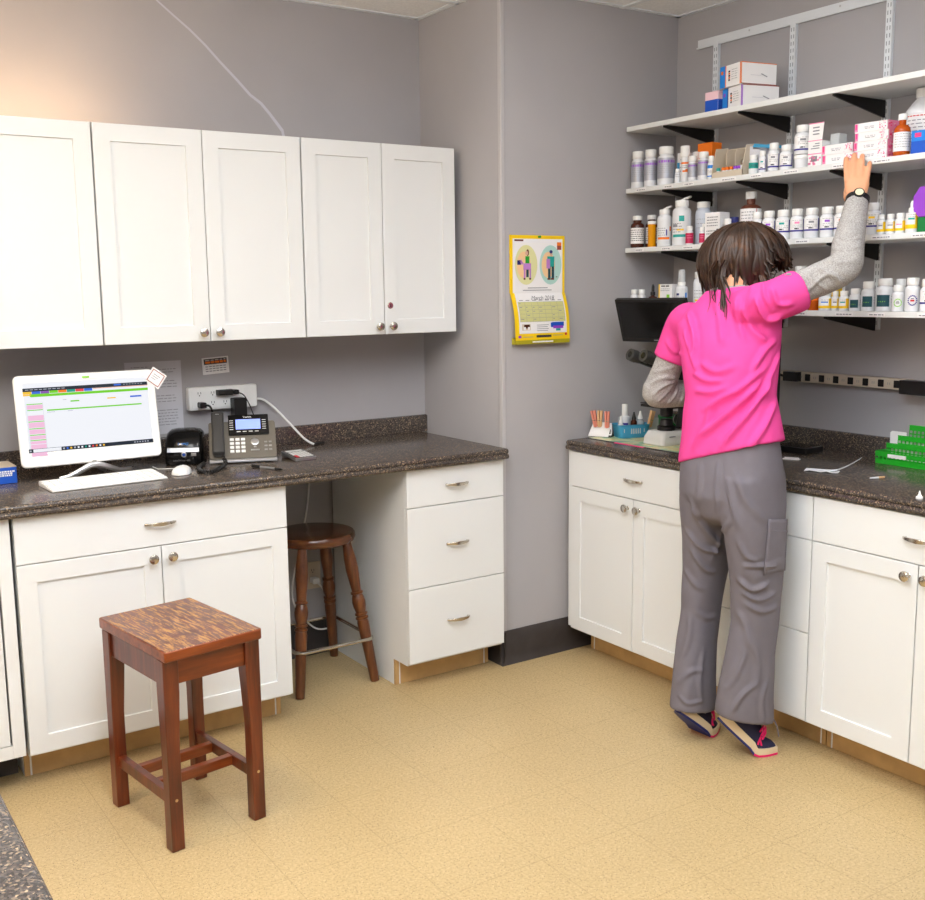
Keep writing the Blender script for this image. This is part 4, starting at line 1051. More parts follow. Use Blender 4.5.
# ------------------------------------------------------------------ cartons on the shelves
def carton(name, label, loc, sx, sy, sz, faces, rz=0.0, group=None, base='paper_white', cat='box', flap=None):
    """plain box (x depth, y along the shelf) with printed areas; faces: list of (side, u0, u1, v0, v1, material)
    side F = towards the room (-x), E = the end towards the camera (-y), T = top"""
    t = thing(name, label, cat, (loc[0], loc[1], loc[2] + .0004), rz, group)
    build('carton', MB().box(-sx / 2, sx / 2, -sy / 2, sy / 2, 0, sz), base, t, bevel=.0008)
    if faces:
        ms = []; m = MB(); e = .0004
        for q, (sd, u0, u1, v0, v1, mm) in enumerate(faces):
            if mm not in ms: ms.append(mm)
            m.mi(ms.index(mm)); d_ = e + .00012 * q
            if sd == 'F': m.add([(-sx / 2 - d_, sy / 2 - sy * u, sz * v) for u, v in ((u0, v0), (u1, v0), (u1, v1), (u0, v1))], [(0, 1, 2, 3)])
            elif sd == 'E': m.add([(-sx / 2 + sx * u, -sy / 2 - d_, sz * v) for u, v in ((u0, v0), (u1, v0), (u1, v1), (u0, v1))], [(0, 1, 2, 3)])
            else: m.add([(-sx / 2 + sx * u, sy / 2 - sy * v, sz + d_) for u, v in ((u0, v0), (u1, v0), (u1, v1), (u0, v1))], [(0, 1, 2, 3)])
        build('print', m, ms, t, smooth=False)
    return t
def lines(sd, u0, u1, v1, n, dv, th, mm='ink_grey'):
    out = []
    for k in range(n):
        u = u0
        while u < u1 - .03: w_ = .04 + .12 * random.random(); out.append((sd, u, min(u + w_, u1), v1 - dv * k - th, v1 - dv * k, mm)); u += w_ + .03
    return out
z = SZ[1]
carton('medicine_box', 'small blue and pale pink carton on the topmost shelf', (2.955, -1.03, z), .07, .065, .078, [('F', 0, 1, 0, .62, 'blue'), ('E', 0, 1, 0, .62, 'blue'), ('F', 0, 1, .62, 1, 'pale_pink'), ('E', 0, 1, .62, 1, 'pale_pink'), ('T', 0, 1, 0, 1, 'pale_pink')])
gb = 'two long white boxes stacked on the topmost shelf'
for k, (lb, ec, zz, xx) in enumerate((('lower long white box with purple edge on the topmost shelf', 'purple', 0, .0), ('upper long white box with orange edge on the topmost shelf', 'orange', .0775, -.012))):
    f = [('F', .0, .26, 0, 1, 'bright_blue'), ('F', .26, .30, 0, 1, 'navy' if k == 0 else 'orange'), ('F', .955, 1, 0, 1, ec), ('E', 0, .02, 0, 1, ec), ('E', 0, 1, .965, 1, 'orange' if k else 'rust_red'), ('E', 0, 1, 0, .03, 'rust_red'), ('F', .06, .16, .62, .78, 'orange' if k else 'purple')]
    f += [('F', .42, .5, .25 + .1 * j, .33 + .1 * j, 'orange' if j % 2 else 'ink_dark') for j in range(5)] + lines('F', .58, .86, .75, 5, .11, .02)
    f += [('E', .55 + .02 * j, .58 + .02 * j, .46 - .015 * j, .50 - .015 * j, 'ink_grey') for j in range(8)] + [('E', .25, .55, .4, .42, 'paper_grey')]
    carton('medicine_box', lb, (2.985 + xx, -1.163 + .004 * k, z + zz + (.0008 if k else 0)), .160, .125, .077, f, math.radians(-14 + 3 * k), gb, cat='box')
z = SZ[2]
carton('medicine_box', 'small pale blue edged carton behind the widest silver labelled bottle', (2.985, -.838, z), .05, .045, .125, [('F', 0, .3, 0, .7, 'sky_blue')] + lines('F', .4, .9, .8, 4, .12, .03))
carton('medicine_box', 'orange carton behind the small silver labelled bottles', (2.995, -.955, z), .055, .075, .150, lines('F', .2, .8, .5, 3, .1, .03, 'yellow'), base='orange')
bottle('w', 2, 2.962, -.915, .016, .120, 'white capped bottle between orange carton and orange marked tube', 'bottle', G2, 0)
# cardboard vial tray
t = thing('vial_tray', 'cardboard tray holding small capped vials on the second shelf', 'tray', (2.935, -1.140, z + .0004))
m = MB(); sx, sy = .085, .150; w_ = .0025
m.box(-sx / 2, sx / 2, -sy / 2, sy / 2, 0, .002).box(sx / 2 - w_, sx / 2, -sy / 2, sy / 2, .002, .112).box(-sx / 2, -sx / 2 + w_, -sy / 2, sy / 2, .002, .022)
m.prism([(-sx / 2, .002), (sx / 2, .002), (sx / 2, .118), (-sx / 2 + .02, .110), (-sx / 2, .03)], sy / 2 - w_, sy / 2, 'y'); m.prism([(-sx / 2, .002), (sx / 2, .002), (sx / 2, .118), (-sx / 2 + .02, .110), (-sx / 2, .03)], -sy / 2, -sy / 2 + w_, 'y')
for y in (.032, -.012): m.prism([(-.012, .002), (sx / 2, .002), (sx / 2, .108), (.0, .104), (-.012, .09)], y - w_ / 2, y + w_ / 2, 'y')
build('tray', m, 'cardboard', t, smooth=False)
for k, (y, c_) in enumerate(((.056, 'teal'), (.030, 'orange'), (.012, 'orange'), (-.008, 'orange'), (-.028, 'purple'), (-.047, 'purple'), (-.062, 'white_plastic'))):
    v = thing('vial', ('teal capped', 'orange capped', 'orange capped', 'orange capped', 'purple capped', 'purple capped', 'white capped')[k] + ' small white vial in the cardboard tray' + ('', ', leftmost orange one', ', middle orange one', ', rightmost orange one', ', left purple one', ', right purple one', '')[k], 'vial', (2.908, -1.140 + y, z + .0026), 0, 'capped vials in the cardboard tray')
    build('body', MB().lathe([(.0075, 0), (.008, .002), (.008, .022), (.005, .026)], seg=16), 'bottle_white', v); build('cap', MB().lathe(cap_prof(.0078, .0245, .036), seg=16), c_, v)
solo('chrome_ball', MB().ball((0, 0, .0185), .0145, 20, 12).tube([(0, 0, -.033), (0, 0, .006)], [.012, .009], 14), 'satin_nickel', 'round shiny chrome cap standing in the cardboard tray', 'ball', (2.948, -1.175, z + .0356))
# dispenser box with blue edge
t = thing('dispenser_box', 'opened white dispenser box with blue rim on the second shelf', 'box', (2.980, -1.278, z + .0004))
m = MB().mi(0); sx, sy, h = .10, .125, .104
m.box(-sx / 2, sx / 2, sy / 2 - .002, sy / 2, 0, h).box(-sx / 2, sx / 2, -sy / 2, -sy / 2 + .002, 0, h * .82).box(sx / 2 - .002, sx / 2, -sy / 2, sy / 2, 0, h).box(-sx / 2, sx / 2, -sy / 2, sy / 2, 0, .002)
pr = [(-sy / 2, 0), (sy / 2, 0), (sy / 2, h), (sy / 2 - .012, h)] + [(sy / 2 - .014 - .09 * k / 8, h * (.40 + .5 * math.sin(PI * (.5 - .42 * k / 8)) ** 1)) for k in range(9)] + [(-sy / 2, h * .60)]
m.prism(pr, -sx / 2 - .0008, -sx / 2 + .0015, 'x')
m.mi(1).prism([(sy / 2, h), (-sy / 2 + .01, h * .80), (-sy / 2 + .01, h * .94), (sy / 2 - .01, h * 1.13), (sy / 2, h * 1.12)], sx / 2 - .012, sx / 2 - .0095, 'x')
m.mi(1).prism([(sy / 2, h * .98), (-sy / 2 + .01, h * .84), (-sy / 2 + .01, h * .92), (sy / 2 - .01, h * 1.10)], -sx / 2 + .012, -sx / 2 + .0145, 'x')
build('carton', m, ['paper_grey', 'sky_blue'], t, smooth=False)
# pink patterned boxes
random.seed(21)
def pinkbox(label, y, zz, L, h, x=2.932, rz=0.0, grp=None, cover=True):
    f = [('F', 0, .10, .08, .95, 'pink'), ('F', .02, .07, .3, .9, 'hot_pink')] + lines('F', .30, .62, .62, 1, .3, .16, 'paper_grey') + lines('F', .32, .6, .40, 1, .3, .06)
    for k in range(16):
        u = .72 + .26 * random.random(); v = .05 + .8 * random.random(); s_ = .015 + .02 * random.random(); f.append(('F', u, u + s_, v, v + s_ * 4, random.choice(['pink', 'hot_pink', 'pale_pink'])))
    f.append(('E', 0, 1, 0, 1, 'pink'))
    for k in range(18):
        u = .9 * random.random(); v = .85 * random.random(); f.append(('E', u, u + .07 + .08 * random.random(), v, v + .12, random.choice(['hot_pink', 'pale_pink', 'hot_pink'])))
    return carton('medicine_box', label, (x, y, SZ[2] + zz), .085, L, h, f, rz, grp)
hh = .0292
for k, lb in enumerate(('bottom pink and white box of the stack of four', 'second pink and white box from the bottom of the stack of four', 'third pink and white box from the bottom of the stack of four', 'top pink and white box of the stack of four')):
    pinkbox(lb, -1.752 + .002 * (k % 2), k * (hh + .0006), .118, hh, 2.936, math.radians(3 + (k % 3) - 1), 'pink and white boxes stacked beside the amber bottle')
for k, lb in enumerate(('lower pink and white box under the reaching fingers', 'upper pink and white box just touched by the reaching fingers')):
    pinkbox(lb, -1.626 + .003 * k, k * (.0316 + .0006), .120, .0316, 2.938, math.radians(1 - k), 'two pink and white boxes by the reaching hand')
t = thing('medicine_carton', 'opened white and pink carton with raised flap beside the big stacked pill bottle', 'box', (2.922, -1.531, z + .0004), math.radians(2))
m = MB().mi(0).box(-.025, .025, -.0275, .0275, 0, .085)
m.mi(0).prism([(-.0275, .085), (.0275, .085), (.0255, .145), (-.0335, .145)], -.0255, -.0245, 'x')
m.mi(1)
m.box(-.0262, -.0255, -.0275, .0275, .040, .043).box(-.0262, -.0255, -.0335, .027, .142, .145).box(-.0262, -.0255, -.0275, .0275, .0845, .087)
for k in range(14): a, b = random.uniform(-.026, .018), random.uniform(.002, .03); m.box(-.0262, -.0255, a, a + .008, b, b + .006)
m.mi(2).box(-.0262, -.0255, -.010, .014, .016, .034)
for k in range(3): m.box(-.0262, -.0255, -.018, .016 - .008 * k, .058 + .008 * k, .061 + .008 * k); m.box(-.0262, -.0255, -.016, .01, .105 + .011 * k, .109 + .011 * k)
build('carton', m, ['paper_white', 'pink', 'ink_grey'], t, smooth=False)
solo('blister_tray', MB().rbox(-.022, .022, -.018, .018, 0, .040, .004), 'clear_plastic', 'clear plastic insert lying on the lower pink boxes beside the opened carton', 'tray', (2.952, -1.585, z + .0648))
carton('medicine_box', 'dark and light blue carton in front of the white jug', (2.935, -1.935, z), .06, .085, .072, [('F', 0, 1, .55, 1, 'bright_blue'), ('F', 0, 1, 0, .55, 'blue'), ('F', .14, .40, .72, .90, 'hot_pink'), ('E', 0, 1, 0, 1, 'blue')], base='blue')
z = SZ[3]
carton('medicine_box', 'white carton with grey printing left of the hair, third shelf', (2.932, -1.062, z), .06, .070, .118, lines('F', .15, .9, .86, 4, .09, .03) + lines('F', .15, .9, .42, 2, .09, .03) + [('F', .35, .65, .03, .16, 'ink_grey'), ('F', .85, 1, .16, .34, 'purple'), ('F', .85, .98, .40, .46, 'ink_dark'), ('E', 0, 1, .16, .34, 'purple')], math.radians(4))
t = thing('purple_container', 'purple angular container on a green one at the right edge, third shelf', 'container', (2.955, -1.975, z + .047), 0)
m = MB().prism([(-.045, .0), (.045, .0), (.066, .022), (.066, .065), (.045, .095), (-.045, .095), (-.066, .065), (-.066, .022)], -.05, .05, 'x'); build('body', m, 'purple', t, bevel=.003)
solo('green_container', MB().rbox(-.05, .05, -.05, .05, 0, .0465, .008), 'dark_green', 'green container under the purple one at the right edge, third shelf', 'container', (2.955, -1.975, z + .0004), bevel=.002)
z = SZ[4]
carton('medicine_box', 'white carton with yellow edges behind the tilted monitor, lowest shelf', (2.925, -.820, z), .05, .075, .098, [('F', 0, .10, 0, 1, 'yellow'), ('F', .1, 1, 0, .16, 'yellow'), ('F', .62, .84, .28, .58, 'lime'), ('F', .2, .5, .9, .95, 'ink_dark'), ('F', .55, .8, .9, .95, 'ink_dark'), ('E', 0, 1, 0, .16, 'yellow')] + lines('F', .18, .85, .82, 2, .07, .02))
carton('medicine_box', 'yellow carton half hidden under the raised sleeve, lowest shelf', (2.985, -1.560, z), .05, .065, .095, [('E', 0, 1, 0, 1, 'paper_white'), ('E', 0, .7, .2, .8, 'yellow')], base='yellow')

# ------------------------------------------------------------------ on the right worktop
CT2 = .9145
def m_mat():
    m, nt, b = newmat('printed_mat')
    n = tex(nt, 'Noise', 14, Detail=4)
    r = ramp(nt, n.outputs['Fac'], [(.25, lin((206, 150, 150))), (.42, lin((218, 206, 140))), (.5, lin((226, 222, 176))), (.58, lin((150, 190, 150))), (.72, lin((120, 150, 140)))])
    nt.links.new(r.outputs['Color'], b.inputs['Base Color']); b.inputs['Roughness'].default_value = .35
    return m
m_mat()
m = MB().mi(0).box(-.20, .20, -.29, .29, 0, .0016).mi(1).box(-.2002, -.19, -.292, .292, 0, .0019).mi(2).box(-.2003, -.188, -.05, .12, .0, .0021)
solo('counter_mat', m, ['printed_mat', 'ink_dark', 'hot_pink'], 'colourful printed mat lying under the microscope and blue basket', 'mat', (2.845, -.925, CT2), smooth=False)
CM2 = CT2 + .0018
t = thing('note_holder', 'white note cards clipped by wooden clothes pegs beside the blue basket', 'note holder', (2.705, -.652, CM2), math.radians(-60))
TL = Matrix.Rotation(math.radians(-16), 4, 'X')
build('stand', MB().prism([(.0, .0), (.05, .0), (.010, .034), (.004, .034)], -.04, .045, 'x'), 'dark_grey_plastic', t)
build('card', MB().prism([(-.052, .001), (.036, .001), (.046, .060), (-.032, .066)], -.006, -.003, 'y', TL), 'paper_white', t, smooth=False)
build('card', MB().prism([(-.030, .004), (.050, .010), (.046, .055), (-.026, .058)], -.0022, -.0004, 'y', TL), 'paper_white', t, smooth=False)
def peg(x, z, rx, rz_, c_, parent, y=0.0):
    M2 = Matrix.Translation((x, y, z)) @ Matrix.Rotation(math.radians(rz_), 4, 'Y') @ Matrix.Rotation(math.radians(rx), 4, 'X')
    m = MB().mi(0)
    for s in (-1, 1): m.prism([(s * .0008, 0), (s * .0085, .003), (s * .009, .03), (s * .0105, .07), (s * .0025, .07), (s * .0010, .03)], -.006, .006, 'y', M2)
    m.mi(1).tube([M2 @ V((-.008, -.006, .03)), M2 @ V((.008, -.006, .03)), M2 @ V((.008, .006, .03)), M2 @ V((-.008, .006, .03))], .0012, 6)
    return build('clothes_peg', m, [c_, 'satin_nickel'], parent)
mat('peg_pink', (226, 140, 120), .6); mat('peg_wood', (222, 178, 130), .6)
peg(-.018, .042, 6, -10, 'peg_pink', t); peg(-.004, .042, 8, 4, 'peg_wood', t, .004); peg(.030, .040, 6, 2, 'peg_pink', t)
# blue basket with its bottles
t = thing('small_basket', 'small blue plastic basket holding dropper bottles beside the microscope', 'basket', (2.812, -.722, CM2), math.radians(-17))
m = MB(); rings = []
for z_, gx, gy in ((0, .062, .036), (.003, .064, .038), (.052, .071, .043), (.056, .074, .047), (.056, .071, .043), (.052, .0685, .0405), (.004, .0615, .0355)):
    rings.append([(x, y, z_) for x, y in rrect(-gx, gx, -gy, gy, .016, 5)])
m.loft(rings); build('bowl', m, 'sky_blue', t)
m = MB()
for k in range(6): x = -.018 + .008 * k; m.box(x, x + .0028, -.0425, -.0385, .018, .040)
for k in range(2): m.box(-.05 + .09 * k, -.0475 + .09 * k, -.0425, -.0385, .024, .038)
build('slots', m, 'pale_plastic', t, smooth=False)
BR = Matrix.Rotation(math.radians(-17), 3, 'Z')
def inb(x, y): p = BR @ V((x, y, 0)); return (2.812 + p.x, -.722 + p.y, CM2 + .0045)
def dropper(label, x, y, r, h, bm_, cm_, tip=True):
    v = thing('dropper_bottle', label, 'bottle', inb(x, y), 0, 'bottles in the small blue basket')
    zs = h * .6
    build('body', MB().lathe([(r * .9, 0), (r, .003), (r, zs), (r * .6, zs + .006), (r * .55, zs + .01)], seg=20), bm_, v)
    build('cap', MB().lathe([(r * .72, zs + .008), (r * .72, zs + .014), (r * .4, h * .88), (r * .22, h), (.001, h)] if tip else cap_prof(r * .62, zs + .006, h), seg=20), cm_, v)
    return v
dropper('tiny white tipped bottle at the left of the blue basket', -.050, -.010, .011, .082, 'bottle_white', 'white_plastic')
b = dropper('largest white bottle with wide cap in the blue basket', -.026, .004, .020, .134, 'bottle_white', 'white_plastic', False)
build('label', patches(MB(), .020, .134, [(.36, .42, -40, 40, 1)] + textlines(.32, 3, -50, 40, 5, .07, .02), 232), P_, b)
dropper('dark brown bottle with tapered cap in the blue basket', .012, -.004, .013, .100, 'brown_glass', 'black_plastic')
dropper('clear bottle with white conical cap in the blue basket', .044, .002, .015, .102, 'clear_plastic', 'white_plastic')
m = MB().box(-.0015, .0, -.05, .04, 0, .078); solo('clear_bag', m, 'clear_plastic', 'clear plastic sheet standing at the back of the blue basket', 'bag', inb(-.005, .031), math.radians(73), smooth=False)
t = thing('clothes_peg', 'wooden clothes peg clipped at the right rim of the blue basket', 'clothes peg', inb(.070, -.028)); peg(0, .036, 4, 14, 'peg_wood', t)
solo('green_box', MB().rbox(-.035, .035, -.045, .045, 0, .088, .004).box(-.0352, -.0345, -.03, .03, .045, .06), 'dark_green', 'dark green box behind the microscope base', 'box', (2.945, -.815, CM2), math.radians(-20), bevel=.001)
solo('clear_bag', MB().prism([(-.03, 0), (.03, 0), (.026, .075), (-.034, .08)], -.0015, .0015, 'y'), 'clear_plastic', 'clear plastic packet behind the clothes peg and green box', 'bag', (2.915, -.762, CM2 + .0885 * 0), math.radians(-33), smooth=False)

# microscope (front towards local -y)
t = thing('microscope', 'black microscope with pale grey base, partly hidden by the woman', 'microscope', (2.822, -.955, CM2), math.radians(-92))
m = MB(); rings = []
for z_, a, b in ((0, .058, .108), (.004, .060, .112), (.030, .058, .108), (.052, .050, .096), (.055, .047, .092)):
    rings.append([(x, y, z_) for x, y in rrect(-a, a, -b, b, .018, 4)])
build('base', m.loft(rings), 'pale_plastic', t)
build('base_badge', MB().box(.0565, .0590, -.07, -.04, .033, .037), 'ink_grey', t, smooth=False)
build('power_switch', MB().box(.0560, .0610, .03, .055, .012, .030), 'black_plastic', t)
build('illuminator', MB().lathe([(.036, .054), (.036, .070), (.028, .076), (.024, .098), (.020, .100)], (0, -.035, 0), 28), 'black_plastic', t)
build('condenser', MB().lathe([(.020, .108), (.026, .112), (.026, .140), (.018, .146)], (0, -.035, 0), 28), 'black_plastic', t)
build('arm', MB().prism([(.035, .054), (.098, .054), (.098, .20), (.080, .272), (.02, .290), (-.02, .282), (-.02, .262), (.03, .250), (.052, .20), (.045, .10)], -.026, .026, 'x'), 'black_plastic', t, bevel=.005)
build('stage', MB().box(-.075, .075, -.105, .035, .148, .158), 'black_plastic', t, bevel=.001)
build('stage_plate', MB().box(-.10, .055, -.085, .02, .1582, .162).box(-.06, .05, -.02, -.012, .1622, .168), 'dark_grey_plastic', t, bevel=.001)
build('slide', MB().box(-.03, .04, -.055, -.03, .1622, .1634), 'clear_plastic', t)
for s in (-1, 1):
    k_ = build('focus_knob', MB().cyl((s * .026, .072, .085), (s * .050, .072, .085), .023, seg=24).cyl((s * .050, .072, .085), (s * .066, .072, .085), .014, seg=20), 'black_plastic', t, bevel=.001)
    build('knob_ring', MB().cyl((s * .048, .072, .085), (s * .0505, .072, .085), .0236, seg=24), 'silver', k_)
build('nosepiece', MB().lathe([(.018, .232), (.030, .242), (.030, .258), (.024, .262)], (0, -.030, 0), 28), 'silver', t)
for k in range(4):
    a = 2 * PI * k / 4 + .4; d_ = V((math.cos(a) * .5, math.sin(a) * .5, -1)).normalized(); p0 = V((0, -.03, .238)) + V((math.cos(a), math.sin(a), 0)) * .016
    L_ = .046 + .008 * (k % 3)
    build('objective', MB().tube([p0, p0 + d_ * L_ * .55, p0 + d_ * L_ * .8, p0 + d_ * L_], [.0095, .0095, .007, .004], 14), 'silver', t)
HM = Matrix.Translation((0, -.03, .288))
build('head', MB().lathe([(.034, -.008), (.036, .0), (.036, .018), (.030, .026)], M=HM, seg=28).prism([(-.03, .29), (.035, .29), (.03, .335), (-.02, .345), (-.055, .325), (-.06, .305)], -.034, .034, 'x'), 'black_plastic', t, bevel=.004)
for s in (-1, 1):
    a = V((s * .034, -.05, .312)); b = V((s * .037, -.152, .346))
    e_ = build('eyepiece_tube', MB().tube([a, b], .021, 20), 'black_plastic', t)
    d_ = (b - a).normalized()
    build('eyepiece', MB().tube([b - d_ * .004, b + d_ * .016, b + d_ * .018, b + d_ * .046], [.023, .023, .0255, .0235], 20), 'dark_grey_plastic', e_)
    build('lens', MB().tube([b + d_ * .0461, b + d_ * .0468], .012, 16), 'black_gloss', e_)
# tilted monitor on a wall arm
t = thing('monitor', 'black monitor tilted down on a wall arm above the microscope', 'monitor', (2.792, -.868, 1.403), math.radians(-75))
TT = Matrix.Rotation(math.radians(21), 4, 'X')
build('bezel', MB().rbox(-.160, .160, -.008, .014, -.092, .092, .004, axis='y', M=TT), 'black_plastic', t, bevel=.002)
build('screen', MB().box(-.147, .147, -.0086, -.008, -.074, .080, TT), 'black_gloss', t, smooth=False)
build('back_cover', MB().rbox(-.11, .11, .014, .030, -.07, .07, .02, axis='y', M=TT), 'black_plastic', t)
build('badge', MB().box(-.01, .01, -.0087, -.0082, -.085, -.080, TT), 'ink_grey', t, smooth=False)
RM = Matrix.Rotation(math.radians(75), 3, 'Z'); loc = lambda p: RM @ (V(p) - V((2.792, -.868, 1.403)))
build('wall_arm', MB().tube([loc((2.835, -.862, 1.375)), loc((2.875, -.87, 1.345)), loc((3.02, -.74, 1.345)), loc((3.165, -.86, 1.345))], .011, 10), 'dark_grey_plastic', t)
build('wall_plate', MB().tube([loc((3.166, -.86, 1.305)), loc((3.166, -.86, 1.366))], .014, 8), 'dark_grey_plastic', t)
# computer tower behind the woman, flat dock
t = thing('computer_tower', 'black computer tower standing behind the woman', 'computer', (2.865, -1.302, CT2))
build('case', MB().box(-.050, .055, -.098, .098, .004, .440), 'black_plastic', t, bevel=.004)
build('front_panel', MB().box(-.057, -.050, -.095, .095, .01, .434), 'black_gloss', t, bevel=.002)
build('badge', MB().box(.028, .042, -.0985, -.0978, .155, .182), 'yellow', t, smooth=False)
for sx in (-1, 1):
    for sy in (-1, 1): build('foot', MB().lathe([(.010, 0), (.010, .0045)], (sx * .036, sy * .08, 0), 12), 'black_rubber', t)
t = thing('flat_dock', 'flat black device lying on the worktop right of the woman', 'device', (3.045, -1.388, CT2), math.radians(3))
build('case', MB().rbox(-.056, .056, -.076, .080, .0, .022, .008), 'black_plastic', t, bevel=.003)
build('top_panel', MB().rbox(-.048, .048, -.066, .070, .022, .0230, .006), 'black_gloss', t)
# long power strip on the wall
t = thing('power_strip', 'long beige multi outlet strip with black sockets on the right wall', 'power strip', (XR, -1.50, 1.184))
build('housing', MB().rbox(-.030, -.0005, -.27, .29, -.0195, .0195, .004), 'cardboard', t, bevel=.003)
for k in range(9):
    y = .225 - .0635 * k
    build('socket', MB().rbox(-.0318, -.030, y - .0115, y + .0115, -.0130, .0130, .002, axis='x'), 'black_plastic', t)
    m = MB()
    for s in (-1, 1): m.box(-.0304, -.0300, y + .032 + s * .004 - .0008, y + .032 + s * .004 + .0008, -.004, .005)
    build('slots', m, 'ink_grey', t, smooth=False)
m = MB().rbox(-.028, 0, -.05, .02, -.018, .018, .005).tube(smooth_path([(-.02, .018, 0), (-.03, .06, .004), (-.028, .11, -.03), (-.02, .13, -.10), (-.012, .14, -.16), (-.010, .145, -.20), (-.020, .148, -.262)]), .005, 8)
solo('power_plug', m, 'black_plastic', 'black plug and lead at the left end of the long beige outlet strip', 'plug', (XR - .0325, -1.262, 1.186))
solo('power_adapter', MB().rbox(-.045, 0, -.075, .035, -.024, .024, .005).box(-.002, .0306, -.072, .015, -.020, .020), 'black_plastic', 'big black power adapter at the right end of the long beige outlet strip', 'plug', (XR - .0310, -1.792, 1.180), bevel=.002)
# green mesh organiser
t = thing('mesh_organizer', 'green perforated metal desk organizer with stepped compartments', 'organizer', (3.098, -1.872, CT2))
mat('green_metal', (34, 170, 40), .35)
def mesh_panel(y0, y1, x0, z0, x1, z1, cell=.0145):
    """perforated sheet between a bottom edge (x0,z0) and a top edge (x1,z1), running along y"""
    nu = max(2, int((y1 - y0) / cell)); nv = max(2, int(math.hypot(x1 - x0, z1 - z0) / (cell * .9))); m = MB()
    P0 = V((x0, y0, z0)); U_v = V((0, y1 - y0, 0)) / nu; V_v = V((x1 - x0, 0, z1 - z0)) / nv; N_ = U_v.cross(V_v).normalized() * .0009
    for i in range(nv):
        sh = .5 if i % 2 else 0
        for j in range(nu):
            b = P0 + U_v * j + V_v * i
            solid = i == nv - 1 or i == 0
            o = [b, b + U_v, b + U_v + V_v, b + V_v]
            if solid: m.add([tuple(p) for p in o], [(0, 1, 2, 3)]); continue
            c = b + (U_v + V_v) * .5; q = .34
            inn = [c + U_v * s1 * q + V_v * s2 * q for s1, s2 in ((-1, -1), (1, -1), (1, 1), (-1, 1))]
            m.add([tuple(p) for p in o + inn], [(0, 1, 5, 4), (1, 2, 6, 5), (2, 3, 7, 6), (3, 0, 4, 7)])
    return m
def sheet_obj(name, m, parent):
    o = build(name, m, 'green_metal', parent, smooth=False); s_ = o.modifiers.new('Thick', 'SOLIDIFY'); s_.thickness = .0012; return o
YA, YB = -.15, .145
sheet_obj('front_panel', mesh_panel(YA, YB, -.060, .002, -.062, .042), t)
sheet_obj('divider', mesh_panel(YA, YB - .022, -.030, .002, -.034, .070), t)
sheet_obj('divider', mesh_panel(YA, YB - .045, .000, .002, -.003, .096), t)
sheet_obj('back_panel', mesh_panel(YA, YB - .060, .040, .002, .040, .130), t)
for y in (YA, YB):
    m = MB(); h2 = .045 if y > 0 else .045; n = 12
    p = MB(); 
    pn = mesh_panel(0, .098, 0, .002, 0, h2, .0145); pn.v = [(-.061 + b, y, c) for a, b, c in pn.v]; sheet_obj('end_panel', pn, t)
build('bottom', MB().box(-.061, .041, YA, YB, .0005, .002), 'green_metal', t, smooth=False)
build('rim', MB().tube([(-.062, YA, .042), (-.062, YB, .042), (.040, YB, .044)], .0018, 8).tube([(-.034, YA, .071), (-.034, YB - .022, .071)], .0016, 8).tube([(-.003, YA, .097), (-.003, YB - .045, .097)], .0016, 8).tube([(.04, YA, .131), (.04, YB - .06, .131)], .0018, 8), 'green_metal', t)
m = MB().prism([(.075, .004), (.142, .004), (.142, .102), (.136, .108), (.08, .108)], .014, .017, 'x'); solo('paper_cards', m, 'paper_white', 'white cards standing in the left end of the green organizer', 'paper', (3.098, -1.872, CT2), smooth=False)
m = MB().prism([(-.14, .004), (.095, .004), (.095, .088), (-.14, .088)], .006, .009, 'x').prism([(-.14, .004), (.115, .004), (.115, .060), (-.14, .060)], -.020, -.018, 'x'); solo('paper_sheets', m, 'paper_white', 'white papers behind the perforated dividers of the green organizer', 'paper', (3.098, -1.872, CT2), smooth=False)
build('label_plate', MB().box(-.0655, -.0635, .025, .095, .026, .038), 'paper_white', t, smooth=False)
# syringe packet, caps
t = thing('syringe_packet', 'torn white syringe packet with curled clear film on the right worktop', 'packet', (2.735, -1.735, CT2), math.radians(-67))
m = MB(); rings = []
for k in range(7): u = k / 6; rings.append([(-.055 + .11 * u, -.014, .001 + .005 * math.sin(u * 7) ** 2), (-.055 + .11 * u, .014, .001 + .004 * math.cos(u * 6) ** 2), (-.055 + .11 * u, .014, .003 + .004 * math.cos(u * 6) ** 2), (-.055 + .11 * u, -.014, .003 + .005 * math.sin(u * 7) ** 2)])
build('paper_backing', m.loft(rings), 'paper_white', t, smooth=False)
m = MB(); rings = []
for k in range(8): u = k / 7; x = .03 + .085 * u; z_ = .004 + .045 * u ** 1.5; rings.append([(x, -.008 + .045 * u, z_), (x, .012 + .045 * u, z_ + .003), (x, .012 + .045 * u, z_ + .004), (x, -.008 + .045 * u, z_ + .001)])
build('clear_film', m.loft(rings), 'clear_plastic', t, smooth=False)
build('syringe', MB().tube([(-.05, 0, .0075), (.03, .0, .0075), (.05, .004, .012)], [.0032, .0032, .0015], 10), 'bottle_white', t)
t = thing('needle_cap', 'thin white needle cap with orange end lying near the green organizer', 'needle cap', (2.775, -1.919, CT2), math.radians(-18))
build('sheath', MB().tube([(-.028, 0, .0038), (.004, 0, .0038)], [.0022, .0036], 10), 'bottle_white', t); build('hub', MB().tube([(.004, 0, .0038), (.026, 0, .0038)], [.0037, .0034], 10), 'peg_wood', t)
t = thing('bottle_spike', 'small white plastic spike standing at the right edge of the worktop', 'cap', (2.589, -2.188, CT2))
build('base', MB().lathe([(.010, 0), (.010, .006), (.006, .008), (.006, .011)], seg=16), 'white_plastic', t); build('tip', MB().lathe([(.004, .011), (.003, .018), (.001, .024)], seg=12), 'white_plastic', t)
m = MB().prism([(-.03, -.012), (.03, -.015), (.034, .010), (-.026, .014)], .0005, .0022, 'z').tube([(-.02, 0, .005), (.03, -.003, .005)], .0028, 8)
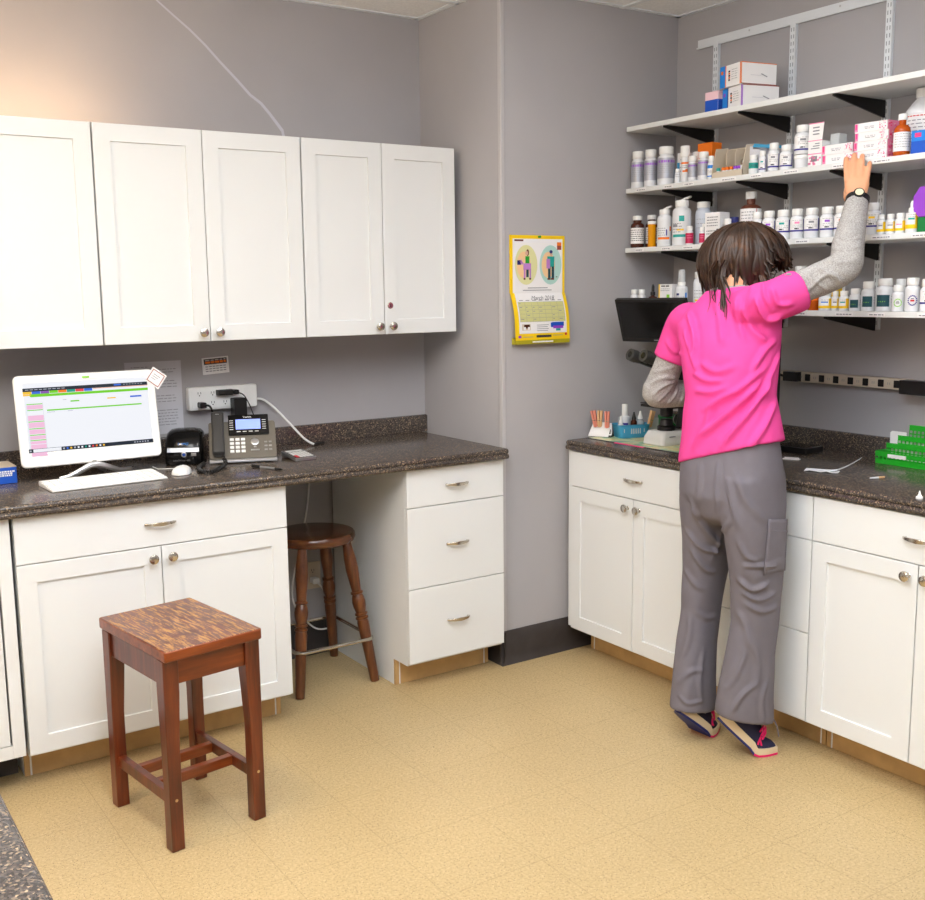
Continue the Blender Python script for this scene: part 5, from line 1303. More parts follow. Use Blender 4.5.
solo('syringe_wrapper', m, 'paper_white', 'small white syringe wrapper on the worktop right beside the woman', 'packet', (2.868, -1.498, CT2), math.radians(-60), smooth=False)
# ------------------------------------------------------------------ the woman
from mathutils.bvhtree import BVHTree
CAMP = V((-.2087, -3.9703, 1.5401)); CR = V((.83463746, -.55065951, -.01242631)); CU = V((.092213, .11745451, .98878774)); CF = V((.54302585, .82642516, -.1488099))
def remesh(mb, vox, it=6, fac=.5):
    me = bpy.data.meshes.new('tmp'); me.from_pydata(mb.v, [], mb.f)
    bm = bmesh.new(); bm.from_mesh(me); bmesh.ops.recalc_face_normals(bm, faces=bm.faces); bm.to_mesh(me); bm.free()
    ob = bpy.data.objects.new('tmp', me); COL.objects.link(ob)
    r = ob.modifiers.new('r', 'REMESH'); r.mode = 'VOXEL'; r.voxel_size = vox
    if it: s_ = ob.modifiers.new('s', 'SMOOTH'); s_.factor = fac; s_.iterations = it
    dg = bpy.context.evaluated_depsgraph_get(); m2 = bpy.data.meshes.new_from_object(ob.evaluated_get(dg))
    bpy.data.objects.remove(ob); bpy.data.meshes.remove(me)
    return m2
def coords(me): a = np.empty(len(me.vertices) * 3); me.vertices.foreach_get('co', a); return a.reshape(-1, 3)
def normals(me): a = np.empty(len(me.vertices) * 3); me.vertices.foreach_get('normal', a); return a.reshape(-1, 3)
def setco(me, a): me.vertices.foreach_set('co', a.ravel()); me.update()
def bvh(me): return BVHTree.FromPolygons([v.co.copy() for v in me.vertices], [tuple(p.vertices) for p in me.polygons])
def hit(tree, x, y):
    d_ = (CF + CR * ((x - 453.9) / 1054.85) - CU * ((y - 447.0) / 1054.85)).normalized()
    p, n, i, t_ = tree.ray_cast(CAMP, d_)
    return p, n
def crease(me, lst, noise_amp=0.0, nscale=9, aniso=(1, 1, 1), gain=1.35):
    """press drape folds into the cloth: each is a line over the surface with a width and a height"""
    tr = bvh(me); P = coords(me); N = normals(me); D_ = np.zeros(len(P))
    for pts, w_, amp in lst:
        q = [hit(tr, x, y)[0] for x, y in smooth_path([(a, b, 0) for a, b in pts], 4)] if False else [hit(tr, p.x, p.y)[0] for p in smooth_path([(a, b, 0) for a, b in pts], 4)]
        q = [np.array(p) for p in q if p is not None]
        if len(q) < 2: continue
        best = np.full(len(P), 1e9); tt = np.zeros(len(P)); L = len(q) - 1
        for i in range(L):
            a, b = q[i], q[i + 1]; ab = b - a; l2 = ab @ ab + 1e-12
            u = np.clip(((P - a) @ ab) / l2, 0, 1); d2 = ((P - (a + u[:, None] * ab)) ** 2).sum(1)
            k = d2 < best; best[k] = d2[k]; tt[k] = (i + u[k]) / L
        fade = np.clip(np.sin(np.pi * np.clip(tt * .92 + .04, 0, 1)) * 1.6, 0, 1)
        g_ = np.exp(-best / w_ ** 2); v_ = np.exp(-best / (2.1 * w_) ** 2)
        D_ += gain * amp * fade * (1.5 * g_ - .75 * v_)
    if noise_amp:
        for i, p in enumerate(P): D_[i] += noise_amp * noise.noise(V((p[0] * nscale * aniso[0], p[1] * nscale * aniso[1], p[2] * nscale * aniso[2])))
    setco(me, P + N * D_[:, None]); return me
def finish(name, me, m, parent=None, kind=None):
    me.name = name; me.materials.clear(); me.materials.append(MATS[m]); me.polygons.foreach_set('use_smooth', [True] * len(me.polygons)); me.update()
    o = bpy.data.objects.new(name, me); COL.objects.link(o)
    if parent: o.parent = parent; 
    return o
def ering(c, a, b, phi, dl=0.0, df=0.0, n=40, p=2.3):
    """body cross-section: half width a, half depth b, facing phi; dl lowers the left side, df lowers the front"""
    ph = math.radians(phi); f = V((math.cos(ph), math.sin(ph), 0)); l = V((-math.sin(ph), math.cos(ph), 0)); out = []
    for k in range(n):
        t_ = 2 * PI * k / n; ct, st = math.cos(t_), math.sin(t_); e = 2 / p
        x = math.copysign(abs(ct) ** e, ct); y = math.copysign(abs(st) ** e, st)
        out.append(tuple(V(c) + f * b * x + l * a * y + V((0, 0, -dl * y - df * x))))
    return out
def limb(mb, pts, rs, seg=18, n=5, squash=None):
    pp = smooth_path(pts, n); rr = []
    for i in range(len(pts) - 1):
        for k in range(n): rr.append(rs[i] + (rs[i + 1] - rs[i]) * k / n)
    rr.append(rs[-1]); return mb.tube(pp, rr, seg, squash=squash)

m_sk, nt_, b_ = newmat('skin'); b_.inputs['Base Color'].default_value = lin((222, 160, 122)); b_.inputs['Roughness'].default_value = .5; b_.inputs['Subsurface Weight'].default_value = .15; b_.inputs['Subsurface Scale'].default_value = .008; b_.inputs['Subsurface Radius'].default_value = (1, .4, .2)
mat('scrub_pink', (232, 78, 154), .85, spec=.15, bump=.1, bscale=500)
mat('scrub_grey', (116, 111, 118), .8, spec=.2, bump=.12, bscale=500, var=.03, vscale=30)
mat('sneaker_navy', (34, 34, 66), .7, bump=.2, bscale=400); mat('sneaker_cream', (226, 206, 172), .6); mat('lace_pink', (236, 30, 110), .6); mat('outsole_dark', (44, 40, 46), .6)

SHR, SHL = V((2.465, -1.725, 1.485)), V((2.475, -1.352, 1.410))
ELR, WRR = V((2.665, -1.838, 1.592)), V((2.798, -1.780, 1.792))
ELL, WRL = V((2.432, -1.262, 1.165)), V((2.655, -1.318, 1.150))
HD = V((2.576, -1.518, 1.610))
FD = V((.826, -.193, -.408)).normalized(); LD = V((0, 0, 1)).cross(FD).normalized(); UD = FD.cross(LD).normalized()
HM_ = Matrix((FD, LD, UD)).transposed()                       # head frame: forward, left, up
def hp(x, y, z): return HD + HM_ @ V((x, y, z))
# ---- body: one continuous surface
B = MB()
B.loft([ering((2.402, -1.635, .80), .10, .085, 4), ering((2.402, -1.635, .86), .155, .11, 4), ering((2.405, -1.635, .96), .160, .105, 4), ering((2.42, -1.615, 1.14), .122, .09, 10), ering((2.445, -1.585, 1.30), .138, .098, 22), ering((2.46, -1.56, 1.42), .150, .085, 28, .03), ering((2.468, -1.55, 1.49), .09, .060, 28, .02), ering((2.475, -1.548, 1.53), .05, .05, 28)])
limb(B, [(2.465, -1.553, 1.47), (2.49, -1.55, 1.53), (2.535, -1.535, 1.575)], [.054, .049, .049])
for s, hip, kn, an, mid, ball, toe in ((-1, (2.40, -1.730, .88), (2.42, -1.735, .53), (2.375, -1.698, .20), (2.395, -1.708, .122), (2.438, -1.735, .050), (2.470, -1.756, .034)), (1, (2.40, -1.552, .88), (2.405, -1.530, .51), (2.325, -1.533, .160), (2.362, -1.532, .088), (2.415, -1.530, .045), (2.450, -1.528, .033))):
    limb(B, [hip, (hip[0] + .01, (hip[1] + kn[1]) / 2, .72), kn, (kn[0] - .015, kn[1], kn[2] - .13), an, mid, ball, toe], [.066, .054, .044, .044, .030, .024, .019, .012])
limb(B, [SHR + V((-.03, .05, -.02)), SHR, SHR.lerp(ELR, .5), ELR, ELR.lerp(WRR, .35), WRR], [.040, .042, .040, .036, .036, .024])
limb(B, [SHL + V((-.01, -.06, .01)), SHL, SHL.lerp(ELL, .5), ELL, ELL.lerp(WRL, .35), WRL], [.05, .05, .044, .038, .038, .024])
# head: skull, jaw, nose, brow, lips, ears
R3 = HM_.to_4x4()
B.ball(hp(-.012, 0, .018), .1, 20, 14, (.098 / .1, .078 / .1, .098 / .1), R3)
B.ball(hp(.030, 0, -.045), .1, 18, 12, (.058 / .1, .058 / .1, .066 / .1), R3)
B.ball(hp(.052, 0, -.085), .026, 12, 8, (1, 1.1, .8), R3)
B.tube([hp(.083, 0, .008), hp(.098, 0, -.018), hp(.108, 0, -.034), hp(.092, 0, -.040)], [.008, .010, .0125, .010], 10)
for s in (-1, 1):
    B.ball(hp(.104 - .014, s * .010, -.037), .0085, 8, 6, (1, 1, .8), R3)
    B.tube([hp(.080, s * .012, .026), hp(.078, s * .034, .028), hp(.064, s * .055, .020)], [.008, .010, .008], 8)
    B.ball(hp(-.005, s * .078, -.012), .030, 12, 8, (.65, .32, 1.05), R3)
    B.ball(hp(.062, s * .042, -.022), .022, 10, 8, (.7, .9, .8), R3)
B.tube([hp(.082, -.022, -.063), hp(.091, 0, -.061), hp(.082, .022, -.063)], [.004, .0065, .004], 8)
B.tube([hp(.080, -.018, -.070), hp(.089, 0, -.071), hp(.080, .018, -.070)], [.004, .0068, .004], 8)
# right hand: back towards the room, fingers bent forward over the boxes
hu = (V((2.829, -1.752, 1.912)) - WRR).normalized(); hf = V((.86, .50, 0)); hf = (hf - hu * hf.dot(hu)).normalized(); hr = hu.cross(hf).normalized() * -1   # up the hand, towards the shelf, towards the little finger
if hr.dot(CR) < 0: hr = -hr
K = WRR + hu * .094
B.loft([[tuple(WRR + hu * a + hr * (w_ * math.cos(t_) + sx_) + hf * (d_ * math.sin(t_) + fz)) for t_ in [2 * PI * k / 16 for k in range(16)]] for a, w_, d_, sx_, fz in ((-.02, .025, .020, 0, 0), (.01, .026, .018, 0, 0), (.035, .033, .018, 0, .001), (.065, .039, .0165, 0, .002), (.085, .039, .014, 0, .003), (.093, .036, .010, 0, .004))])
NAILS = []
for off, L, r_, sp, curl in ((-.029, (.042, .026, .021), .0092, -.06, 1.0), (-.0095, (.047, .030, .022), .0095, .0, .9), (.0105, (.043, .028, .021), .0090, .05, 1.0), (.0285, (.034, .020, .018), .0080, .13, 1.15)):
    p0 = K + hr * off * 1.0 - hu * .012 - hu * (.010 if off > .02 else 0); d1 = (hu * .99 + hf * .08 + hr * sp * 1.3).normalized(); d2 = (hu * .95 + hf * .24 + hr * sp * .6).normalized(); d3 = (hu * .72 + hf * .66 * curl).normalized()
    p1 = p0 + d1 * (L[0] + .012); p2 = p1 + d2 * L[1]; p3 = p2 + d3 * L[2]
    B.tube(smooth_path([p0, p0.lerp(p1, .5), p1, p2, p3], 3), [r_ * q for q in (1.12, 1.1, 1.08, 1.05, 1.02, 1.02, 1.04, 1.07, 1.0, .96, .96, .9, .72)], 12)
    NAILS.append((p3 - d3 * .006, d3, hu, r_))
t0 = WRR + hu * .028 - hr * .024 + hf * .012
B.tube(smooth_path([t0, t0 + hu * .030 - hr * .008 + hf * .022, t0 + hu * .058 - hr * .006 + hf * .036, t0 + hu * .080 + hr * .002 + hf * .044], 4), [.0175, .0165, .0155, .0145, .0135, .0128, .0122, .0118, .0115, .011, .0105, .0095, .0075], 12)
# left hand in front of her, loosely curled
lh = (WRL - ELL).normalized(); ln = V((0, 0, 1)); lr = lh.cross(ln).normalized()
B.loft([[tuple(WRL + lh * a + lr * (d_ * math.cos(t_)) + ln * (w_ * math.sin(t_))) for t_ in [2 * PI * k / 16 for k in range(16)]] for a, w_, d_ in ((-.02, .025, .019), (.03, .034, .017), (.07, .038, .015), (.085, .034, .010))])
for k, (off, L) in enumerate(((.028, .062), (.009, .068), (-.010, .062), (-.027, .048))):
    p0 = WRL + lh * .07 + ln * off; B.tube(smooth_path([p0, p0 + lh * L * .55 + lr * .004, p0 + lh * L * .85 + lr * .028, p0 + lh * L * .75 + lr * .050], 3), [.0092, .0092, .009, .0088, .0086, .0084, .0082, .008, .0075, .006], 10)
p0 = WRL + lh * .02 + ln * .022; B.tube(smooth_path([p0, p0 + lh * .03 + ln * .018 + lr * .016, p0 + lh * .055 + ln * .014 + lr * .034], 4), [.015, .0145, .0138, .013, .0122, .0115, .0108, .010, .0075], 10)
body = remesh(B, .0042, 3, .4)
person = finish('person', body, 'skin')
tag(person, 'woman in pink scrub top and grey trousers on tiptoe, reaching up to the second shelf', 'person')
nm_ = MB()
for p, d_, up_, r_ in NAILS:
    side = d_.cross(up_).normalized(); upn = side.cross(d_).normalized()
    nm_.add([tuple(p + side * a * r_ * .7 + d_ * b + upn * (r_ * .93)) for a, b in ((-1, -.004), (1, -.004), (1, .006), (-1, .006))], [(0, 1, 2, 3)])
mat('nail', (232, 186, 170), .3)
for s in (-1, 1):
    e_ = build('eye', MB().mi(0).ball(hp(.072, s * .031, .006), .0125, 14, 10).mi(1).ball(hp(.0805, s * .031, .005), .0055, 10, 8), ['white_plastic', 'brown_glass'], person)
# glasses
m = MB()
for s in (-1, 1):
    m.tube([hp(.100 - .010 * abs(math.cos(a)), s * .032 + .024 * math.cos(a), .004 + .018 * math.sin(a)) for a in [2 * PI * k / 20 for k in range(20)]], .0016, 6, closed=True)
    m.tube([hp(.094, s * .057, .010), hp(.05, s * .077, .008), hp(-.005, s * .083, .004), hp(-.02, s * .083, -.012)], .0015, 6)
m.tube([hp(.100, -.009, .008), hp(.102, 0, .011), hp(.100, .009, .008)], .0016, 6)
build('glasses', m, 'black_plastic', person)

# ---- grey long-sleeved undershirt
B = MB()
B.loft([ering((2.41, -1.635, 1.10), .140, .10, 8), ering((2.42, -1.615, 1.18), .134, .098, 10), ering((2.445, -1.583, 1.32), .146, .104, 22), ering((2.462, -1.555, 1.42), .150, .09, 28, .03), ering((2.468, -1.548, 1.485), .10, .072, 28, .02), ering((2.478, -1.545, 1.522), .066, .062, 28, .008), ering((2.482, -1.543, 1.535), .062, .060, 28, .006)])
limb(B, [SHR + V((-.03, .05, -.02)), SHR, SHR.lerp(ELR, .30), SHR.lerp(ELR, .48), SHR.lerp(ELR, .85) + V((0, -.004, -.004)), ELR + V((.004, -.006, .008)), ELR.lerp(WRR, .35), ELR.lerp(WRR, .8), WRR + (WRR - ELR).normalized() * .012], [.042, .044, .046, .052, .054, .051, .050, .040, .036], 22)
limb(B, [SHL + V((-.01, -.06, .01)), SHL, SHL.lerp(ELL, .5), SHL.lerp(ELL, .88), ELL, ELL.lerp(WRL, .3), ELL.lerp(WRL, .7), WRL], [.044, .047, .050, .052, .051, .050, .046, .036], 22)
us = remesh(B, .006, 5, .5)
us = crease(us, [([(806, 292), (824, 276), (838, 276)], .007, .006), ([(812, 266), (826, 272), (842, 282)], .008, .006), ([(822, 258), (834, 262), (852, 262)], .007, .005), ([(832, 248), (846, 250), (860, 246)], .006, .004), ([(838, 236), (850, 240), (862, 236)], .005, .003), ([(806, 272), (818, 284), (828, 290)], .006, .004),
    ([(843, 214), (853, 216), (864, 213)], .004, .002), ([(841, 226), (852, 224), (864, 226)], .004, .002),
    ([(652, 372), (664, 370), (676, 366)], .005, .004), ([(650, 384), (662, 378), (676, 378)], .005, .005), ([(652, 396), (664, 386), (676, 382)], .004, .005), ([(658, 402), (668, 392), (674, 384)], .004, .006), ([(668, 404), (676, 394), (678, 384)], .004, .006), ([(678, 406), (684, 396), (684, 386)], .004, .005), ([(686, 406), (690, 396), (689, 386)], .004, .005)], .0015, 22)
finish('undershirt', us, 'heather_grey_knit', person)

# ---- pink scrub top
B = MB()
B.loft([ering((2.400, -1.636, 1.004), .172, .128, 8, .050, .0, p=2.5), ering((2.404, -1.632, 1.06), .166, .125, 8, .03, p=2.4), ering((2.418, -1.612, 1.19), .146, .118, 12), ering((2.436, -1.590, 1.29), .158, .122, 20), ering((2.452, -1.570, 1.37), .166, .120, 25, .01), ering((2.462, -1.556, 1.43), .170, .106, 28, .025), ering((2.466, -1.549, 1.475), .140, .084, 28, .028), ering((2.468, -1.547, 1.508), .098, .072, 28, .018), ering((2.472, -1.545, 1.528), .072, .066, 28, .008)])
hemR = SHR.lerp(ELR, .40)
limb(B, [SHR + V((-.03, .10, -.03)), SHR + V((-.012, .035, -.006)), SHR + V((.012, -.008, .006)), hemR + V((0, 0, -.006))], [.060, .066, .066, .067], 26)
hemL = SHL.lerp(ELL, .52)
limb(B, [SHL + V((-.02, -.085, .0)), SHL + V((-.005, -.02, .0)), SHL + V((-.004, .012, -.03)), hemL], [.070, .072, .066, .062], 26)
tp = remesh(B, .006, 7, .5)
tp = crease(tp, [
    ([(700, 436), (730, 412), (762, 382)], .012, .009), ([(722, 446), (748, 414), (772, 380)], .010, .008), ([(704, 410), (722, 398), (742, 388), (764, 368)], .012, .007), ([(752, 446), (766, 424), (778, 396)], .012, .006), ([(694, 448), (704, 428), (712, 404)], .012, .005),
    ([(742, 306), (752, 330), (768, 342)], .012, .006), ([(756, 298), (766, 318), (782, 316)], .010, .009), ([(772, 288), (778, 304), (792, 304)], .009, .006), ([(736, 296), (738, 318), (744, 340)], .012, .005), ([(752, 286), (750, 296), (746, 310)], .008, .004), ([(764, 282), (764, 294), (768, 306)], .007, .005),
    ([(716, 300), (720, 322), (722, 344)], .012, .004), ([(688, 312), (694, 334), (694, 356)], .010, .008), ([(684, 330), (690, 350), (698, 374)], .010, .006), ([(666, 340), (672, 350), (682, 354)], .008, .004), ([(692, 372), (706, 380), (722, 380)], .010, .004), ([(694, 390), (712, 392), (730, 386)], .010, .004), ([(700, 362), (716, 372), (734, 366)], .012, .004), ([(776, 340), (764, 352), (752, 372)], .010, .006), ([(780, 352), (772, 372), (762, 396)], .008, .005)], .0026, 12, gain=2.3)
top = finish('scrub_top', tp, 'scrub_pink', person)
tr = bvh(tp)
# printed grey mark on the right sleeve
m = MB()
for x, y, w_, h_ in ((785, 271, 1.6, 3), (788, 270, 1.5, 3), (791, 268.5, 1.5, 3.2), (789, 274.5, 4.5, 2.2), (793.5, 268, 1.2, 2.5), (785.5, 275, 1.6, 1.2)):
    q = []
    for dx, dy in ((-w_, -h_), (w_, -h_), (w_, h_), (-w_, h_)):
        p, n_ = hit(tr, x + dx * .5, y + dy * .5)
        if p is None: break
        q.append(tuple(p + n_ * .0012))
    if len(q) == 4: m.add(q, [(0, 1, 2, 3)])
if m.v: build('sleeve_print', m, 'ink_grey', top, smooth=False)
def strip(pix, name, mt, parent, tree, w_=.0012, h_=.0012):
    """thin raised stitched seam following the cloth"""
    q = []
    for p in smooth_path([(a, b, 0) for a, b in pix], 6):
        c, n_ = hit(tree, p.x, p.y)
        if c is not None: q.append(c + n_ * h_ * .2)
    if len(q) > 2: return build(name, MB().tube(q, w_, 6), mt, parent)

# ---- grey scrub trousers
B = MB()
B.loft([ering((2.408, -1.634, 1.090), .142, .106, 8), ering((2.404, -1.636, 1.03), .158, .118, 6, .01), ering((2.400, -1.640, .95), .171, .134, 4), ering((2.398, -1.644, .87), .172, .138, 4), ering((2.400, -1.646, .80), .150, .112, 4), ering((2.40, -1.646, .765), .08, .06, 4)])
def leg(rings): return [ering(c, a, b, ph, dl, df) for c, a, b, ph, dl, df in rings]
B.loft(leg([((2.400, -1.730, .94), .078, .122, 4, 0, 0), ((2.400, -1.736, .83), .083, .122, 4, 0, 0), ((2.408, -1.744, .70), .075, .106, 2, 0, 0), ((2.416, -1.747, .58), .066, .092, 0, 0, 0), ((2.412, -1.746, .46), .060, .084, -4, 0, 0), ((2.398, -1.741, .34), .061, .086, -10, 0, 0), ((2.388, -1.738, .24), .067, .094, -14, 0, .0), ((2.386, -1.737, .134), .072, .099, -18, 0, .020)]))
B.loft(leg([((2.400, -1.556, .94), .078, .120, 4, 0, 0), ((2.400, -1.555, .83), .081, .116, 4, 0, 0), ((2.405, -1.545, .70), .070, .098, 2, 0, 0), ((2.406, -1.533, .58), .060, .084, 0, 0, 0), ((2.396, -1.528, .46), .054, .076, 0, 0, 0), ((2.376, -1.531, .34), .054, .077, 0, 0, 0), ((2.360, -1.537, .22), .058, .082, 0, 0, 0), ((2.352, -1.541, .108), .061, .087, 0, 0, .01)]))
tw = remesh(B, .006, 16, .5)
tw = crease(tw, [
    ([(718, 462), (716, 490), (718, 514)], .008, .005), ([(700, 462), (698, 492), (694, 520)], .012, .004), ([(734, 470), (746, 500), (768, 524)], .014, .005), ([(728, 480), (732, 504), (738, 528)], .010, .006),
    ([(690, 500), (704, 528), (722, 548)], .012, .009), ([(686, 530), (702, 548), (722, 552)], .009, .009), ([(690, 548), (704, 568), (716, 572)], .010, .007), ([(730, 520), (722, 534), (712, 560)], .010, .006), ([(684, 568), (694, 584), (706, 590)], .010, .005),
    ([(744, 566), (764, 566), (784, 560)], .008, .009), ([(738, 578), (752, 590), (768, 584)], .010, .010), ([(742, 592), (758, 600), (776, 592)], .009, .008), ([(746, 604), (762, 612), (778, 606)], .010, .006), ([(738, 540), (746, 556), (758, 562)], .010, .006), ([(736, 610), (746, 628), (750, 650)], .012, .005), ([(752, 640), (758, 664), (756, 690)], .014, .005),
    ([(726, 690), (736, 676), (746, 652)], .010, .005), ([(732, 712), (742, 696), (756, 684)], .009, .006), ([(764, 722), (762, 700), (768, 680)], .009, .004), ([(676, 684), (690, 672), (704, 670)], .010, .005), ([(680, 660), (688, 640), (690, 616)], .012, .005), ([(702, 706), (700, 680), (704, 650)], .010, .005), ([(678, 694), (688, 704), (704, 700)], .007, .004), ([(694, 610), (706, 618), (716, 616)], .010, .005)], .003, 9)
trs = finish('scrub_trousers', tw, 'scrub_grey', person)
tr2 = bvh(tw)
# cargo pocket on the right thigh
nx, ny = 10, 14; grid = []
for j in range(ny + 1):
    for i in range(nx + 1):
        u, v = i / nx, j / ny
        x = (768 + (789.5 - 768) * u) * (1 - v) + (763 + (788 - 763) * u) * v; y = (519 + (519 - 519) * u) * (1 - v) + (575 + (569 - 575) * u) * v
        c, n_ = hit(tr2, x, y)
        grid.append(None if c is None else tuple(c + n_ * .005))
m = MB(); idx = {}
for k, p in enumerate(grid):
    if p is not None: idx[k] = len(m.v); m.v.append(p)
for j in range(ny):
    for i in range(nx):
        q = [j * (nx + 1) + i, j * (nx + 1) + i + 1, (j + 1) * (nx + 1) + i + 1, (j + 1) * (nx + 1) + i]
        if all(k in idx for k in q): m.f.append([idx[k] for k in q]); m.m.append(0)
if m.f:
    pk = build('cargo_pocket', m, 'scrub_grey', trs); s_ = pk.modifiers.new('Thick', 'SOLIDIFY'); s_.thickness = .006; s_.offset = 0
strip([(768, 530), (778, 531), (787, 531)], 'pocket_seam', 'scrub_grey', trs, tr2, .0035, .03)
strip([(722, 462), (727, 490), (735, 520)], 'back_seam', 'scrub_grey', trs, tr2)
strip([(782, 466), (788, 490), (789, 516)], 'side_seam', 'scrub_grey', trs, tr2)
# hem tie hanging at the right ankle
p0 = V((2.466, -1.782, .135)); build('hem_cord', MB().tube(smooth_path([p0, p0 + V((.012, -.012, -.03)), p0 + V((.02, -.016, -.07))], 4), .0022, 6), 'scrub_grey', trs)

# ---- hair
HC = V((2.570, -1.515, 1.614))
cap = MB(); cap.ball(hp(-.016, 0, .018), .1, 28, 18, (.106 / .1, .089 / .1, .106 / .1), R3)
def lc(f): c = sum((V(cap.v[i]) for i in f), V((0, 0, 0))) / len(f); return HM_.transposed() @ (c - HD)
cap.f = [f for f in cap.f if not (lc(f).x > -.015 and lc(f).z < .025)]
random.seed(3)
EX, EY = CR.copy(), -CF.copy()
EX.z = 0; EX.normalize(); EY.z = 0; EY = (EY - EX * EY.dot(EX)).normalized()       # sideways and towards the room
def endpol(al):
    tab = [(0, 92), (20, 92), (30, 82), (52, 82), (64, 112), (95, 134), (120, 134), (150, 132), (180, 126), (230, 112), (300, 100), (360, 94)]
    for (a0, e0), (a1, e1) in zip(tab, tab[1:]):
        if a0 <= al <= a1: return e0 + (e1 - e0) * (al - a0) / (a1 - a0)
    return 100
def hang(al):
    if 135 <= al <= 215: return .062
    if 66 <= al < 135: return .050
    if al < 40 or al > 330: return .008
    return .005 if al < 66 else .012
def hair_pt(al, pol, k=1.0):
    a, p = math.radians(al), math.radians(pol)
    rx = .122 if (al < 90 or al > 270) else .116
    if math.cos(a) > 0: rx = .116 + .026 * math.cos(a)
    else: rx = .116 + .020 * abs(math.cos(a))
    return HC + (EX * math.cos(a) * rx + EY * math.sin(a) * .112) * math.sin(p) * k + V((0, 0, .122 * math.cos(p) * k))
H = MB()
for q in range(420):
    al = (q * 137.508) % 360 + random.uniform(-4, 4); al %= 360
    st = random.choice([1, 2, 4, 8, 14, 24, 36, 50]) + random.uniform(-4, 4); ep = endpol(al) + random.choice([random.uniform(-9, 7), random.uniform(-9, 7), random.uniform(-34, -6)])
    k0 = random.choice([random.uniform(.95, 1.02), random.uniform(.97, 1.07)]); sw = random.uniform(-16, 22) if not (5 < al < 85) else random.uniform(-3, 3); pts = []
    n = 9
    for i in range(n + 1):
        u = i / n; pol = st + (ep - st) * u
        pts.append(hair_pt((al + sw * u * u + 3 * math.sin(5 * u + q * 1.7)) % 360, pol, k0 + .018 * math.sin(3.5 * u + q) + (.05 * u * u if k0 > 1.03 else 0)))
    e_ = pts[-1]; hl = hang(al) * random.uniform(.3, 1.3)
    out = (pts[-1] - HC); out.z = 0; out.normalize()
    for i in range(1, 4): pts.append(e_ + V((0, 0, -hl * i / 3)) + out * (.003 * i if al > 330 or al < 60 else (.009 * i if al < 150 else -.003 * i)))
    r0 = random.uniform(.007, .0125); rr = [r0 * (.5 + .5 * min(1, i / 2)) for i in range(len(pts))]; nn = len(pts)
    rr = [r * (1 if i < nn - 4 else max(.12, (nn - i) / 5)) for i, r in enumerate(rr)]
    H.tube(pts, rr, 6, squash=.55)
# long wisps falling over the left shoulder
for q in range(24):
    x = random.uniform(-.142, -.088); y = random.uniform(.04, .115); s0 = HC + EX * x + EY * y + V((0, 0, -.035))
    L = random.choice([random.uniform(.07, .13), random.uniform(.12, .20)]); dr = random.uniform(-.03, .02)
    pts = [s0 + V((0, 0, .04)) - EX * x * .15, s0, s0 + V((0, 0, -L * .4)) + EX * dr * .4 + EY * .034, s0 + V((0, 0, -L * .75)) + EX * dr * .8 + EY * .062, s0 + V((0, 0, -L)) + EX * (dr + random.uniform(-.012, .012)) + EY * .084]
    H.tube(smooth_path(pts, 4), [.0048 * (1 - .9 * i / 16) + .0009 for i in range(17)], 6, squash=.6)
allh = MB(); allh.v = cap.v + H.v; allh.f = cap.f + [[i + len(cap.v) for i in f] for f in H.f]; allh.m = [0] * len(allh.f)
# keep the cap clear of the face: only the back and top of the skull carry it
build('hair', allh, 'brown_hair', person, angle=80)

